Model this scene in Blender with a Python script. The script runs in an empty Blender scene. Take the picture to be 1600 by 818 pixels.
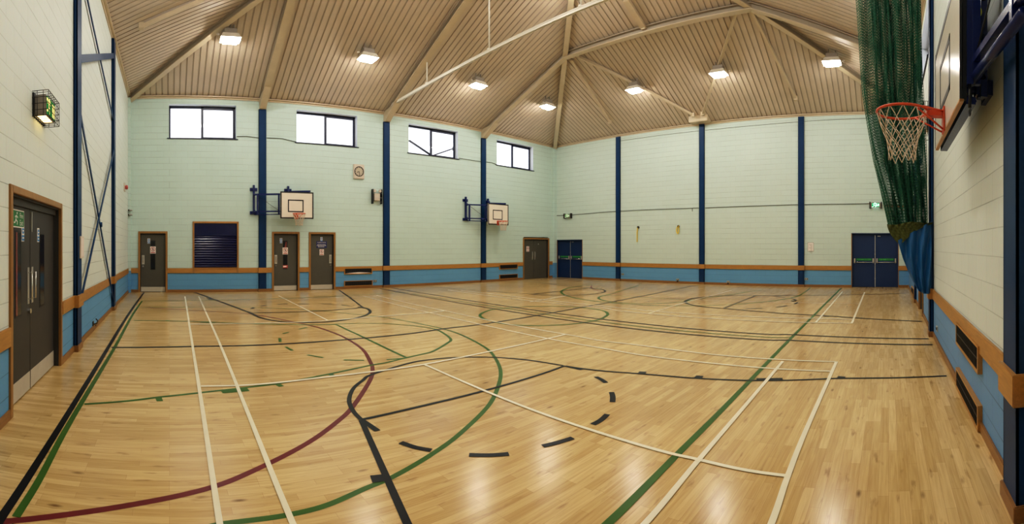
import bpy, math, random
from mathutils import Vector, Matrix
random.seed(7)
scene = bpy.context.scene
col = scene.collection

# ------------------------------------------------------------------ survey of the hall (metres)
EYE = 1.65
FPX, X0, YH = 715.4, 264.74, 386.03          # pixels per radian, azimuth 0, horizon row (1600x818 frame)
XA, YB, XC, YD = -1.51, 16.81, 18.81, -0.83   # the four walls
HE, KS = 7.20, 0.42                           # eaves height, roof slope
RAIL0, RAIL1 = 0.70, 0.885

def th_(px): return (px - X0) / FPX
def tv_(py): return (YH - py) / FPX
def wall_pt(w, px, py=YH):
    """point of wall w seen at a pixel: (s along the wall, z)"""
    t = th_(px); sn, cs = math.sin(t), math.cos(t)
    r = {'A': XA / sn if sn else 1e9, 'B': YB / cs, 'C': XC / sn, 'D': YD / cs if cs else 1e9}[w]
    return ((r * cs if w in 'AC' else r * sn), EYE + tv_(py) * r)
def ws(w, px): return wall_pt(w, px)[0]
def wz(w, px, py): return wall_pt(w, px, py)[1]
def flo(px, py):
    t = th_(px); r = EYE * FPX / (py - YH)
    return (r * math.sin(t), r * math.cos(t))
def W(w, s, o, z):
    """s along wall, o out of the wall into the hall, z up"""
    return {'A': (XA + o, s, z), 'B': (s, YB - o, z), 'C': (XC - o, s, z), 'D': (s, YD + o, z)}[w]
def roof_z(x, y): return HE + KS * min(x - XA, XC - x, y - YD, YB - y)

# ------------------------------------------------------------------ materials
def new_mat(name):
    m = bpy.data.materials.new(name); m.use_nodes = True
    return m, m.node_tree, m.node_tree.nodes['Principled BSDF']
def simple(name, c, rough=.5, metal=0, noise=0.06, nscale=6, emit=0, bump=0, spec=.5):
    m, nt, p = new_mat(name)
    p.inputs['Roughness'].default_value = rough; p.inputs['Metallic'].default_value = metal
    p.inputs['Specular IOR Level'].default_value = spec
    g = nt.nodes.new('ShaderNodeTexCoord'); n = nt.nodes.new('ShaderNodeTexNoise')
    n.inputs['Scale'].default_value = nscale; n.inputs['Detail'].default_value = 4
    nt.links.new(g.outputs['Object'], n.inputs['Vector'])
    r = nt.nodes.new('ShaderNodeMix'); r.data_type = 'RGBA'
    r.inputs['A'].default_value = [max(0, v * (1 - noise * 2)) for v in c] + [1]
    r.inputs['B'].default_value = [min(1, v * (1 + noise * 2)) for v in c] + [1]
    nt.links.new(n.outputs['Fac'], r.inputs['Factor'])
    nt.links.new(r.outputs['Result'], p.inputs['Base Color'])
    if emit:
        nt.links.new(r.outputs['Result'], p.inputs['Emission Color']); p.inputs['Emission Strength'].default_value = emit
    if bump:
        b = nt.nodes.new('ShaderNodeBump'); b.inputs['Strength'].default_value = bump; b.inputs['Distance'].default_value = .01
        nt.links.new(n.outputs['Fac'], b.inputs['Height']); nt.links.new(b.outputs['Normal'], p.inputs['Normal'])
    return m
def math_node(nt, op, a=None, b=None, v=None):
    n = nt.nodes.new('ShaderNodeMath'); n.operation = op
    if a is not None: nt.links.new(a, n.inputs[0])
    if b is not None: nt.links.new(b, n.inputs[1])
    if v is not None: n.inputs[1].default_value = v
    return n.outputs[0]
def mix_col(nt, fac, a, b, mode='MIX'):
    r = nt.nodes.new('ShaderNodeMix'); r.data_type = 'RGBA'; r.blend_type = mode
    for k, v in (('Factor', fac), ('A', a), ('B', b)):
        if isinstance(v, (int, float)): r.inputs[k].default_value = v
        elif isinstance(v, tuple): r.inputs[k].default_value = list(v) + [1]
        else: nt.links.new(v, r.inputs[k])
    return r.outputs['Result']
def block_mat(name, axis, upper, upper2, lower, lower2):
    """painted blockwork: mint or cream above the dado, blue below"""
    m, nt, p = new_mat(name)
    g = nt.nodes.new('ShaderNodeNewGeometry'); s = nt.nodes.new('ShaderNodeSeparateXYZ')
    nt.links.new(g.outputs['Position'], s.inputs[0])
    c = nt.nodes.new('ShaderNodeCombineXYZ')
    nt.links.new(s.outputs[axis], c.inputs[0]); nt.links.new(s.outputs[2], c.inputs[1])
    b = nt.nodes.new('ShaderNodeTexBrick')
    nt.links.new(c.outputs[0], b.inputs['Vector'])
    for k, v in (('Scale', 1.), ('Mortar Size', .005), ('Mortar Smooth', .35), ('Brick Width', .45), ('Row Height', .225), ('Bias', 0.)):
        b.inputs[k].default_value = v
    b.inputs['Color1'].default_value = (.94, .94, .94, 1); b.inputs['Color2'].default_value = (1, 1, 1, 1)
    b.inputs['Mortar'].default_value = (.70, .71, .70, 1)
    n = nt.nodes.new('ShaderNodeTexNoise'); n.inputs['Scale'].default_value = .55; n.inputs['Detail'].default_value = 5
    n2 = nt.nodes.new('ShaderNodeTexNoise'); n2.inputs['Scale'].default_value = 26; n2.inputs['Detail'].default_value = 6
    nt.links.new(g.outputs['Position'], n.inputs['Vector']); nt.links.new(g.outputs['Position'], n2.inputs['Vector'])
    up = mix_col(nt, n.outputs['Fac'], upper, upper2); lo = mix_col(nt, n.outputs['Fac'], lower, lower2)
    st = math_node(nt, 'GREATER_THAN', s.outputs[2], v=.8)
    base = mix_col(nt, st, lo, up)
    fade = mix_col(nt, math_node(nt, 'MULTIPLY', math_node(nt, 'SUBTRACT', n.outputs['Fac'], v=.25), v=1.2), (1., 1., 1.), b.outputs['Color'])
    b2 = nt.nodes.new('ShaderNodeTexBrick'); nt.links.new(c.outputs[0], b2.inputs['Vector'])
    for k, v in (('Scale', 1.), ('Mortar Size', .006), ('Mortar Smooth', .4), ('Brick Width', 400.), ('Row Height', .225)): b2.inputs[k].default_value = v
    b2.inputs['Color1'].default_value = b2.inputs['Color2'].default_value = (1, 1, 1, 1); b2.inputs['Mortar'].default_value = (.55, .57, .55, 1)
    n3 = nt.nodes.new('ShaderNodeTexNoise'); n3.inputs['Scale'].default_value = .9; n3.inputs['Detail'].default_value = 3
    nt.links.new(g.outputs['Position'], n3.inputs['Vector'])
    amt = nt.nodes.new('ShaderNodeMapRange'); amt.inputs['From Min'].default_value = .4; amt.inputs['From Max'].default_value = .65; amt.inputs['To Min'].default_value = .12; amt.inputs['To Max'].default_value = .85
    nt.links.new(n3.outputs['Fac'], amt.inputs['Value'])
    base = mix_col(nt, .42, base, b.outputs['Color'], 'MULTIPLY')
    base = mix_col(nt, amt.outputs[0], base, b2.outputs['Color'], 'MULTIPLY')
    base = mix_col(nt, .10, base, n2.outputs['Color'], 'OVERLAY')
    nt.links.new(base, p.inputs['Base Color'])
    p.inputs['Roughness'].default_value = .55; p.inputs['Specular IOR Level'].default_value = .35
    h = math_node(nt, 'ADD', math_node(nt, 'MULTIPLY', b.outputs['Fac'], v=-1.), math_node(nt, 'MULTIPLY', n2.outputs['Fac'], v=.25))
    bp = nt.nodes.new('ShaderNodeBump'); bp.inputs['Strength'].default_value = .4; bp.inputs['Distance'].default_value = .005
    nt.links.new(h, bp.inputs['Height']); nt.links.new(bp.outputs['Normal'], p.inputs['Normal'])
    return m
def wood_strip_floor():
    m, nt, p = new_mat('sprung_beech_floor')
    g = nt.nodes.new('ShaderNodeNewGeometry')
    b = nt.nodes.new('ShaderNodeTexBrick'); nt.links.new(g.outputs['Position'], b.inputs['Vector'])
    for k, v in (('Scale', 1.), ('Mortar Size', .0007), ('Mortar Smooth', .1), ('Brick Width', .62), ('Row Height', .072), ('Bias', -.1)):
        b.inputs[k].default_value = v
    b.offset = .37; b.offset_frequency = 3; b.squash = 1.35; b.squash_frequency = 5
    b.inputs['Color1'].default_value = (.645, .455, .195, 1); b.inputs['Color2'].default_value = (.81, .61, .305, 1)
    b.inputs['Mortar'].default_value = (.44, .27, .11, 1)
    mp = nt.nodes.new('ShaderNodeMapping'); mp.inputs['Scale'].default_value = (1.2, 22, 1)
    nt.links.new(g.outputs['Position'], mp.inputs['Vector'])
    n = nt.nodes.new('ShaderNodeTexNoise'); n.inputs['Scale'].default_value = 2.2; n.inputs['Detail'].default_value = 6; n.inputs['Distortion'].default_value = .6
    nt.links.new(mp.outputs[0], n.inputs['Vector'])
    mp2 = nt.nodes.new('ShaderNodeMapping'); mp2.inputs['Scale'].default_value = (2.2, 9, 1)
    nt.links.new(g.outputs['Position'], mp2.inputs['Vector'])
    k = nt.nodes.new('ShaderNodeTexNoise'); k.inputs['Scale'].default_value = 1.6; k.inputs['Detail'].default_value = 3
    nt.links.new(mp2.outputs[0], k.inputs['Vector'])
    kr = nt.nodes.new('ShaderNodeValToRGB'); kr.color_ramp.elements[0].position = .62; kr.color_ramp.elements[0].color = (1, 1, 1, 1)
    kr.color_ramp.elements[1].position = .80; kr.color_ramp.elements[1].color = (.35, .22, .12, 1)
    nt.links.new(k.outputs['Fac'], kr.inputs['Fac'])
    w = nt.nodes.new('ShaderNodeTexNoise'); w.inputs['Scale'].default_value = .35; w.inputs['Detail'].default_value = 4
    nt.links.new(g.outputs['Position'], w.inputs['Vector'])
    wear = nt.nodes.new('ShaderNodeValToRGB'); wear.color_ramp.elements[0].position = .3; wear.color_ramp.elements[0].color = (.80, .74, .66, 1)
    wear.color_ramp.elements[1].position = .62; wear.color_ramp.elements[1].color = (1, 1, 1, 1)
    nt.links.new(w.outputs['Fac'], wear.inputs['Fac'])
    gr = nt.nodes.new('ShaderNodeValToRGB'); gr.color_ramp.elements[0].position = .25; gr.color_ramp.elements[0].color = (.74, .66, .56, 1)
    gr.color_ramp.elements[1].position = .75; gr.color_ramp.elements[1].color = (1.0, 1.0, 1.0, 1)
    nt.links.new(n.outputs['Fac'], gr.inputs['Fac'])
    c = mix_col(nt, .8, b.outputs['Color'], gr.outputs['Color'], 'MULTIPLY')
    c = mix_col(nt, .75, c, kr.outputs['Color'], 'MULTIPLY')
    c = mix_col(nt, .8, c, wear.outputs['Color'], 'MULTIPLY')
    vm = nt.nodes.new('ShaderNodeMapping'); vm.inputs['Scale'].default_value = (1.5, 4.2, 1)
    nt.links.new(g.outputs['Position'], vm.inputs['Vector'])
    vo = nt.nodes.new('ShaderNodeTexVoronoi'); vo.inputs['Scale'].default_value = 1.25; vo.inputs['Randomness'].default_value = 1.
    nt.links.new(vm.outputs[0], vo.inputs['Vector'])
    vr = nt.nodes.new('ShaderNodeValToRGB'); vr.color_ramp.elements[0].position = .03; vr.color_ramp.elements[0].color = (.22, .12, .06, 1)
    vr.color_ramp.elements[1].position = .12; vr.color_ramp.elements[1].color = (1, 1, 1, 1)
    nt.links.new(vo.outputs['Distance'], vr.inputs['Fac'])
    sc_ = nt.nodes.new('ShaderNodeSeparateColor'); nt.links.new(vo.outputs['Color'], sc_.inputs[0])
    pick = math_node(nt, 'GREATER_THAN', sc_.outputs[0], v=.55)
    c = mix_col(nt, math_node(nt, 'MULTIPLY', pick, v=.75), c, mix_col(nt, 1., c, vr.outputs['Color'], 'MULTIPLY'))
    nt.links.new(c, p.inputs['Base Color'])
    rr = nt.nodes.new('ShaderNodeMapRange'); rr.inputs['To Min'].default_value = .14; rr.inputs['To Max'].default_value = .26
    nt.links.new(w.outputs['Fac'], rr.inputs['Value']); nt.links.new(rr.outputs[0], p.inputs['Roughness'])
    p.inputs['Specular IOR Level'].default_value = .30
    bp = nt.nodes.new('ShaderNodeBump'); bp.inputs['Strength'].default_value = .12; bp.inputs['Distance'].default_value = .002
    nt.links.new(math_node(nt, 'ADD', n.outputs['Fac'], math_node(nt, 'MULTIPLY', b.outputs['Fac'], v=-1.)), bp.inputs['Height'])
    nt.links.new(bp.outputs['Normal'], p.inputs['Normal'])
    return m
def timber(name, c, stretch=(1.5, 1.5, 14)):
    m, nt, p = new_mat(name)
    g = nt.nodes.new('ShaderNodeNewGeometry'); mp = nt.nodes.new('ShaderNodeMapping'); mp.inputs['Scale'].default_value = stretch
    nt.links.new(g.outputs['Position'], mp.inputs['Vector'])
    n = nt.nodes.new('ShaderNodeTexNoise'); n.inputs['Scale'].default_value = 3; n.inputs['Detail'].default_value = 6; n.inputs['Distortion'].default_value = .8
    nt.links.new(mp.outputs[0], n.inputs['Vector'])
    cc = mix_col(nt, n.outputs['Fac'], tuple(v * .68 for v in c), tuple(min(1, v * 1.3) for v in c))
    nt.links.new(cc, p.inputs['Base Color']); p.inputs['Roughness'].default_value = .38
    return m
def lamp_mat(name, c, s):
    m, nt, p = new_mat(name)
    nt.nodes.remove(p); e = nt.nodes.new('ShaderNodeEmission')
    e.inputs['Color'].default_value = (*c, 1); e.inputs['Strength'].default_value = s
    nt.links.new(e.outputs[0], nt.nodes['Material Output'].inputs['Surface'])
    return m
def glass_mat(name, tint, clear):
    m, nt, p = new_mat(name); nt.nodes.remove(p)
    t = nt.nodes.new('ShaderNodeBsdfTransparent'); t.inputs['Color'].default_value = (*tint, 1)
    gl = nt.nodes.new('ShaderNodeBsdfGlossy'); gl.inputs['Roughness'].default_value = .05
    mx = nt.nodes.new('ShaderNodeMixShader'); mx.inputs['Fac'].default_value = 1 - clear
    nt.links.new(t.outputs[0], mx.inputs[1]); nt.links.new(gl.outputs[0], mx.inputs[2])
    nt.links.new(mx.outputs[0], nt.nodes['Material Output'].inputs['Surface'])
    return m
MINT, MINT2 = (.515, .655, .61), (.58, .705, .665)
CREAM, CREAM2 = (.63, .69, .65), (.68, .73, .69)
BLUE, BLUE2 = (.12, .31, .53), (.155, .365, .59)
M = dict(
    wallx=block_mat('mint_blockwork', 0, MINT, MINT2, BLUE, BLUE2),
    wally=block_mat('cream_blockwork', 1, CREAM, CREAM2, BLUE, BLUE2),
    wallc=block_mat('pale_mint_blockwork', 1, (.565, .68, .63), (.62, .72, .67), (.12, .31, .54), (.16, .37, .60)),
    wallr=block_mat('cream_blockwork_right', 0, CREAM, CREAM2, (.13, .28, .50), (.17, .33, .55)),
    floor=wood_strip_floor(),
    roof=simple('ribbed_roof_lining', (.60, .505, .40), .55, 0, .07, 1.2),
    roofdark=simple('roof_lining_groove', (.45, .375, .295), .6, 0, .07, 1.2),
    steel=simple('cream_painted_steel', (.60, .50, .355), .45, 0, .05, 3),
    steelshade=simple('cream_steel_shaded', (.42, .355, .27), .5, 0, .05, 3),  # same cream steel darkened: shade on the beam sides put into the colour
    rail=simple('white_track', (.80, .76, .68), .35, .1, .03),
    navy=simple('navy_gloss_paint', (.003, .036, .115), .45, 0, .12, 3, spec=.25),
    navyframe=simple('blue_frame_paint', (.006, .016, .11), .27, 0, .1, 3),
    oak=timber('orange_oak_x', (.43, .215, .055), (1.5, 14, 14)),
    oaky=timber('orange_oak_y', (.43, .215, .055), (14, 1.5, 14)),
    oakv=timber('oak_door_frame', (.33, .17, .05), (14, 14, 1.5)),
    skirtx=timber('skirting_x', (.28, .135, .04), (1.5, 14, 14)),
    skirty=timber('skirting_y', (.28, .135, .04), (14, 1.5, 14)),
    grey=simple('grey_door_paint', (.088, .083, .066), .5, 0, .05, 3),
    greydark=simple('dark_grey_door_paint', (.045, .042, .038), .5, 0, .05, 3),
    bluedoor=simple('navy_door_paint', (.003, .026, .10), .5, 0, .05, 3),
    alu=simple('brushed_aluminium', (.62, .60, .55), .35, .7, .05, 8),
    kick=simple('kick_plate', (.60, .56, .47), .45, .35, .06, 5),
    chrome=simple('chrome', (.72, .72, .70), .2, 1, .02),
    shutter=simple('shutter_enamel', (.004, .007, .06), .2, 0, .1),
    black=simple('black_paint', (.012, .012, .013), .45, 0, .1),
    grille=simple('vent_black', (.008, .007, .006), .7, 0, .2, 20),
    darkglass=simple('dark_vision_glass', (.012, .012, .012), .12, 0, .1),
    redglass=simple('red_room_behind_glass', (.20, .06, .05), .2, 0, .3, 5),
    glass=glass_mat('window_glass', (.98, .98, 1.), .94),
    frost=lamp_mat('daylight_through_frosted_pane', (1., .99, 1.), 1.),
    winframe=simple('navy_window_frame', (.012, .016, .045), .4, 0, .05),
    reveal=simple('white_window_reveal', (.72, .78, .86), .55, 0, .03),
    white=simple('white_board_paint', (.80, .72, .62), .3, 0, .02),
    boardnear=simple('gloss_white_board', (.85, .82, .74), .16, 0, .02),
    paper=simple('paper', (.72, .64, .60), .7, 0, .02),
    plastic=simple('cream_plastic', (.62, .55, .47), .45, 0, .03),
    dialface=simple('clock_dial', (.50, .44, .34), .5, 0, .03),
    ring=simple('orange_ring_paint', (.60, .075, .02), .35, 0, .08, 8),
    netcord=simple('white_net_cord', (.68, .58, .46), .8, 0, .06),
    green=simple('green_net_cord', (.010, .105, .055), .75, 0, .2, 3),
    olive=simple('olive_net_hem', (.085, .095, .015), .8, 0, .2, 4, bump=.4),
    pvc=simple('blue_curtain_cloth', (.010, .10, .27), .42, 0, .15, 2.5),
    lamp=lamp_mat('lit_lamp_lens', (1., .955, .89), 118.),
    housing=simple('lamp_housing', (.33, .29, .25), .5, 0, .05),
    reflector=simple('lamp_rim', (.75, .70, .62), .4, 0, .03),
    signgreen=simple('sign_green', (.015, .17, .05), .5, 0, .03),
    signblue=simple('sign_blue', (.01, .02, .11), .5, 0, .03),
    discblue=simple('disc_blue', (.04, .22, .50), .5, 0, .03),
    signwhite=simple('sign_white', (.82, .76, .72), .5, 0, .02),
    signpink=simple('sign_print', (.45, .09, .08), .5, 0, .02),
    lettergreen=simple('letter_green', (.10, .55, .12), .5, 0, .02),
    exitgreen=lamp_mat('lit_exit_green', (.01, .62, .20), .8),
    exitwhite=lamp_mat('lit_exit_white', (.70, 1., .82), 1.25),
    exitdim=lamp_mat('dim_exit_green', (.04, .42, .10), .55),
    exitwarm=lamp_mat('warm_exit_pictogram', (1., .78, .25), 1.5),
    exitglow=lamp_mat('warm_exit_window', (1., .72, .32), 5.),
    dimlamp=lamp_mat('dim_exit_face', (.80, .88, .55), .75),
    yellow=simple('yellow_strap', (.72, .55, .10), .6, 0, .1, 20),
    ball=simple('yellow_ball', (.68, .66, .03), .7, 0, .08, 30),
    hook=simple('dark_metal_hook', (.035, .028, .022), .45, .3, .1),
    cable=simple('grey_cable', (.10, .10, .09), .7, 0, .1),
    lwhite=simple('line_white', (.82, .74, .56), .32, 0, .05, 5, spec=.12),
    lblack=simple('line_black', (.006, .006, .007), .32, 0, .2, 5, spec=.12),
    lgreen=simple('line_green', (.05, .125, .018), .32, 0, .10, 5, spec=.12),
    lred=simple('line_red', (.155, .022, .022), .32, 0, .10, 5, spec=.12),
)

# ------------------------------------------------------------------ mesh helper
class MB:
    def __init__(s): s.v = []; s.f = []; s.m = []; s.sm = []; s.mats = []
    def mi(s, mat):
        mat = M[mat] if isinstance(mat, str) else mat
        if mat not in s.mats: s.mats.append(mat)
        return s.mats.index(mat)
    def poly(s, pts, mat, smooth=False):
        i = len(s.v); s.v += [tuple(p) for p in pts]; s.f.append(tuple(range(i, i + len(pts)))); s.m.append(s.mi(mat)); s.sm.append(smooth)
    def faces(s, verts, faces, mat, smooth=False):
        i = len(s.v); s.v += [tuple(p) for p in verts]; k = s.mi(mat)
        for f in faces: s.f.append(tuple(i + j for j in f)); s.m.append(k); s.sm.append(smooth)
    def box(s, a, b, mat):
        x0, x1 = sorted((a[0], b[0])); y0, y1 = sorted((a[1], b[1])); z0, z1 = sorted((a[2], b[2]))
        s.faces([(x0,y0,z0),(x1,y0,z0),(x1,y1,z0),(x0,y1,z0),(x0,y0,z1),(x1,y0,z1),(x1,y1,z1),(x0,y1,z1)],
                [(0,3,2,1),(4,5,6,7),(0,1,5,4),(1,2,6,5),(2,3,7,6),(3,0,4,7)], mat)
    def bev(s, a, b, mat, c):
        """box with chamfered edges"""
        import bmesh
        bm = bmesh.new(); bmesh.ops.create_cube(bm, size=1)
        lo = [min(p, q) for p, q in zip(a, b)]; hi = [max(p, q) for p, q in zip(a, b)]
        for v in bm.verts:
            v.co = Vector([lo[i] if v.co[i] < 0 else hi[i] for i in range(3)])
        bmesh.ops.bevel(bm, geom=list(bm.edges), offset=c, segments=2, affect='EDGES')
        bm.verts.index_update()
        s.faces([v.co[:] for v in bm.verts], [[v.index for v in f.verts] for f in bm.faces], mat); bm.free()
    def wbox(s, w, s0, s1, z0, z1, o0, o1, mat): s.box(W(w, s0, o0, z0), W(w, s1, o1, z1), mat)
    def wbev(s, w, s0, s1, z0, z1, o0, o1, mat, c=.006): s.bev(W(w, s0, o0, z0), W(w, s1, o1, z1), mat, c)
    def wquad(s, w, s0, s1, z0, z1, o, mat): s.poly([W(w, s0, o, z0), W(w, s1, o, z0), W(w, s1, o, z1), W(w, s0, o, z1)], mat)
    def tube(s, pts, r, mat, n=8, closed=False, cap=True):
        pts = [Vector(p) for p in pts]; N = len(pts); rings = []
        up = Vector((0, 0, 1)); prev = None
        for i, p in enumerate(pts):
            if closed: t = pts[(i + 1) % N] - pts[i - 1]
            else: t = pts[min(i + 1, N - 1)] - pts[max(i - 1, 0)]
            t.normalize()
            if prev is None:
                a = t.cross(up)
                if a.length < .01: a = t.cross(Vector((1, 0, 0)))
            else:
                a = prev - t * prev.dot(t)
                if a.length < 1e-5: a = t.cross(up)
            a.normalize(); prev = a; b = t.cross(a)
            rr = r[i] if isinstance(r, (list, tuple)) else r
            rings.append([p + (a * math.cos(2 * math.pi * k / n) + b * math.sin(2 * math.pi * k / n)) * rr for k in range(n)])
        vs = [v for g in rings for v in g]; fs = []
        for i in range(N if closed else N - 1):
            j = (i + 1) % N
            for k in range(n):
                l = (k + 1) % n; fs.append((i*n+k, i*n+l, j*n+l, j*n+k))
        if cap and not closed: fs += [tuple(range(n))[::-1], tuple((N-1)*n + k for k in range(n))]
        s.faces(vs, fs, mat, True)
    def bar(s, p, q, wd, ht, mat, up=(0, 0, 1)):
        """rectangular bar from p to q"""
        p, q = Vector(p), Vector(q); t = (q - p).normalized(); a = t.cross(Vector(up))
        if a.length < .01: a = t.cross(Vector((1, 0, 0)))
        a.normalize(); b = a.cross(t).normalized(); a *= wd / 2; b *= ht / 2
        vs = [p-a-b, p+a-b, p+a+b, p-a+b, q-a-b, q+a-b, q+a+b, q-a+b]
        s.faces(vs, [(0,3,2,1),(4,5,6,7),(0,1,5,4),(1,2,6,5),(2,3,7,6),(3,0,4,7)], mat)
    def disc(s, c, r, axis, mat, n=24, h=0):
        """flat disc or short drum; axis = unit vector it faces"""
        ax = Vector(axis).normalized(); a = ax.cross(Vector((0, 0, 1)))
        if a.length < .01: a = Vector((1, 0, 0))
        a.normalize(); b = ax.cross(a); c = Vector(c)
        rim = [c + (a * math.cos(2*math.pi*k/n) + b * math.sin(2*math.pi*k/n)) * r for k in range(n)]
        if h:
            low = [v - ax * h for v in rim]
            s.faces(rim + low, [tuple(range(n))] + [(k, n + k, n + (k+1) % n, (k+1) % n) for k in range(n)], mat)
        else: s.poly(rim, mat)
    def sphere(s, c, r, mat, nu=16, nv=10):
        c = Vector(c); vs = []; fs = []
        for j in range(nv + 1):
            t = math.pi * j / nv
            for i in range(nu):
                p = 2 * math.pi * i / nu; vs.append(c + Vector((math.sin(t)*math.cos(p), math.sin(t)*math.sin(p), math.cos(t))) * r)
        for j in range(nv):
            for i in range(nu):
                k = (i + 1) % nu; fs.append((j*nu+i, j*nu+k, (j+1)*nu+k, (j+1)*nu+i))
        s.faces(vs, fs, mat, True)
    def text(s, string, w, s0, s1, z0, z1, o, mat, flip=None):
        """lettering fitted into a rectangle of a wall"""
        vs, fs = text_mesh(string)
        if not vs: return
        xa = min(v[0] for v in vs); xb = max(v[0] for v in vs); ya = min(v[1] for v in vs); yb = max(v[1] for v in vs)
        out = []
        for x, y in vs:
            u = (x - xa) / (xb - xa); v = (y - ya) / (yb - ya)
            out.append(W(w, s0 + (s1 - s0) * u, o, z0 + (z1 - z0) * v))
        s.faces(out, fs, mat)
    def build(s, name, parent=None, base=None, label=None):
        me = bpy.data.meshes.new(name)
        if parent is not None: base = parent['_base']
        elif base is None:
            lo = [min(v[i] for v in s.v) for i in range(3)]; hi = [max(v[i] for v in s.v) for i in range(3)]
            base = ((lo[0]+hi[0])/2, (lo[1]+hi[1])/2, lo[2])
        bx, by, bz = base
        me.from_pydata([(x-bx, y-by, z-bz) for x, y, z in s.v], [], s.f)
        for m in s.mats: me.materials.append(m)
        me.polygons.foreach_set('material_index', s.m); me.polygons.foreach_set('use_smooth', s.sm); me.update()
        o = bpy.data.objects.new(name, me); col.objects.link(o); o['_base'] = list(base)
        if parent is not None: o.parent = parent
        else: o.location = base
        if label: o['label'] = label
        return o
_tx = {}
def text_mesh(string):
    if string not in _tx:
        cu = bpy.data.curves.new('txt', 'FONT'); cu.body = string; cu.size = 1; cu.resolution_u = 2
        o = bpy.data.objects.new('txt', cu); col.objects.link(o)
        bpy.context.view_layer.update()
        me = bpy.data.meshes.new_from_object(o.evaluated_get(bpy.context.evaluated_depsgraph_get()))
        _tx[string] = ([(v.co.x, v.co.y) for v in me.vertices], [tuple(p.vertices) for p in me.polygons])
        bpy.data.objects.remove(o); bpy.data.curves.remove(cu); bpy.data.meshes.remove(me)
    return _tx[string]
def tag(o, label, cat, group=None, kind=None):
    o['label'] = label; o['category'] = cat
    if group: o['group'] = group
    if kind: o['kind'] = kind
    return o
def thing(name, label, cat, base=(0, 0, 0), group=None, kind=None):
    o = bpy.data.objects.new(name, None); col.objects.link(o); o.location = base; o['_base'] = list(base)
    o.empty_display_size = .1
    return tag(o, label, cat, group, kind)
def copy_tree(o, parent=None):
    c = o.copy(); col.objects.link(c)
    if parent is not None: c.parent = parent; c.matrix_parent_inverse = o.matrix_parent_inverse
    for ch in list(o.children): copy_tree(ch, c)
    return c

# ------------------------------------------------------------------ openings (s0, s1, z0, z1)
b_ = lambda p0, p1: (ws('B', p0), ws('B', p1))
WIN_Z = (5.66, 6.90)
B_WIN = [b_(264, 369), b_(463.5, 558), b_(638.5, 715.5), b_(776.3, 833)]
FRZ = 2.235
DOORS_B = [b_(216, 261.8), b_(424.8, 468), b_(482.5, 524), b_(817, 857.8)]
HATCH = (ws('B', 300.9), ws('B', 372.9), .70, 2.60)
DOOR_A = (ws('A', 13.6), ws('A', 95.5))
C1D = (ws('C', 909.8), ws('C', 869.5)); C2D = (ws('C', 1403.8), ws('C', 1330.7))
D_DOOR = (10.85, 12.25)
D_WIN = (9.55, 12.1)
def hole(d, z1, inset=.05): return (d[0] + inset, d[1] - inset, 0, z1 - inset)
OPEN = {
    'B': [(a, b, *WIN_Z) for a, b in B_WIN] + [hole(d, FRZ) for d in DOORS_B] + [(HATCH[0]+.05, HATCH[1]-.05, HATCH[2]+.17, HATCH[3]-.05)],
    'A': [hole(DOOR_A, 2.26)],
    'C': [(C1D[0], C1D[1], 0, 2.04), (C2D[0], C2D[1], 0, 2.215)],
    'D': [hole(D_DOOR, FRZ), (*D_WIN, *WIN_Z)],
}
RANGE = {'A': (YD, YB), 'B': (XA, XC), 'C': (YD, YB), 'D': (XA, XC)}
def make_wall(w, name, mat, label, depth=.32):
    mb = MB(); s0, s1 = RANGE[w]; ops = OPEN[w]
    ss = sorted({s0, s1} | {v for o in ops for v in o[:2]}); zs = sorted({0, HE} | {v for o in ops for v in o[2:]})
    for i in range(len(ss) - 1):
        for j in range(len(zs) - 1):
            cs, cz = (ss[i]+ss[i+1])/2, (zs[j]+zs[j+1])/2
            if any(o[0] < cs < o[1] and o[2] < cz < o[3] for o in ops): continue
            mb.wquad(w, ss[i], ss[i+1], zs[j], zs[j+1], 0, mat)
            mb.wquad(w, ss[i], ss[i+1], zs[j], zs[j+1], -depth, mat)
    for a, b, z0, z1 in ops:
        sides = [((a, z0), (a, z1)), ((a, z1), (b, z1)), ((b, z1), (b, z0))]
        if z0 > 0: sides.append(((b, z0), (a, z0)))
        if z0 < 3: mb.wquad(w, a - .02, b + .02, z0, z1 + .02, -depth, 'black')  # added black backing, unseen, keeps outside light from leaking round doors and hatch
        for p, q in sides:
            mb.poly([W(w, p[0], 0, p[1]), W(w, q[0], 0, q[1]), W(w, q[0], -depth, q[1]), W(w, p[0], -depth, p[1])],
                    'reveal' if z0 > 3 else mat)
    return tag(mb.build(name), label, 'wall', kind='structure')
make_wall('B', 'wall_back', 'wallx', 'long pale mint blockwork wall with four high windows and blue dado')
make_wall('A', 'wall_left', 'wally', 'cream painted blockwork wall with grey double fire exit and cross bracing')
make_wall('C', 'wall_far', 'wallc', 'windowless mint blockwork end wall with two navy double exit doors')
make_wall('D', 'wall_right', 'wallr', 'cream blockwork wall carrying the near basketball hoop and curtain')

# floor
mb = MB(); mb.box((XA-.3, YD-.3, -.12), (XC+.3, YB+.3, 0), 'floor')
FLOOR = tag(mb.build('floor', base=(0, 0, 0)), 'polished honey-coloured strip wood sports floor with court markings', 'floor', kind='structure')

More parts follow.
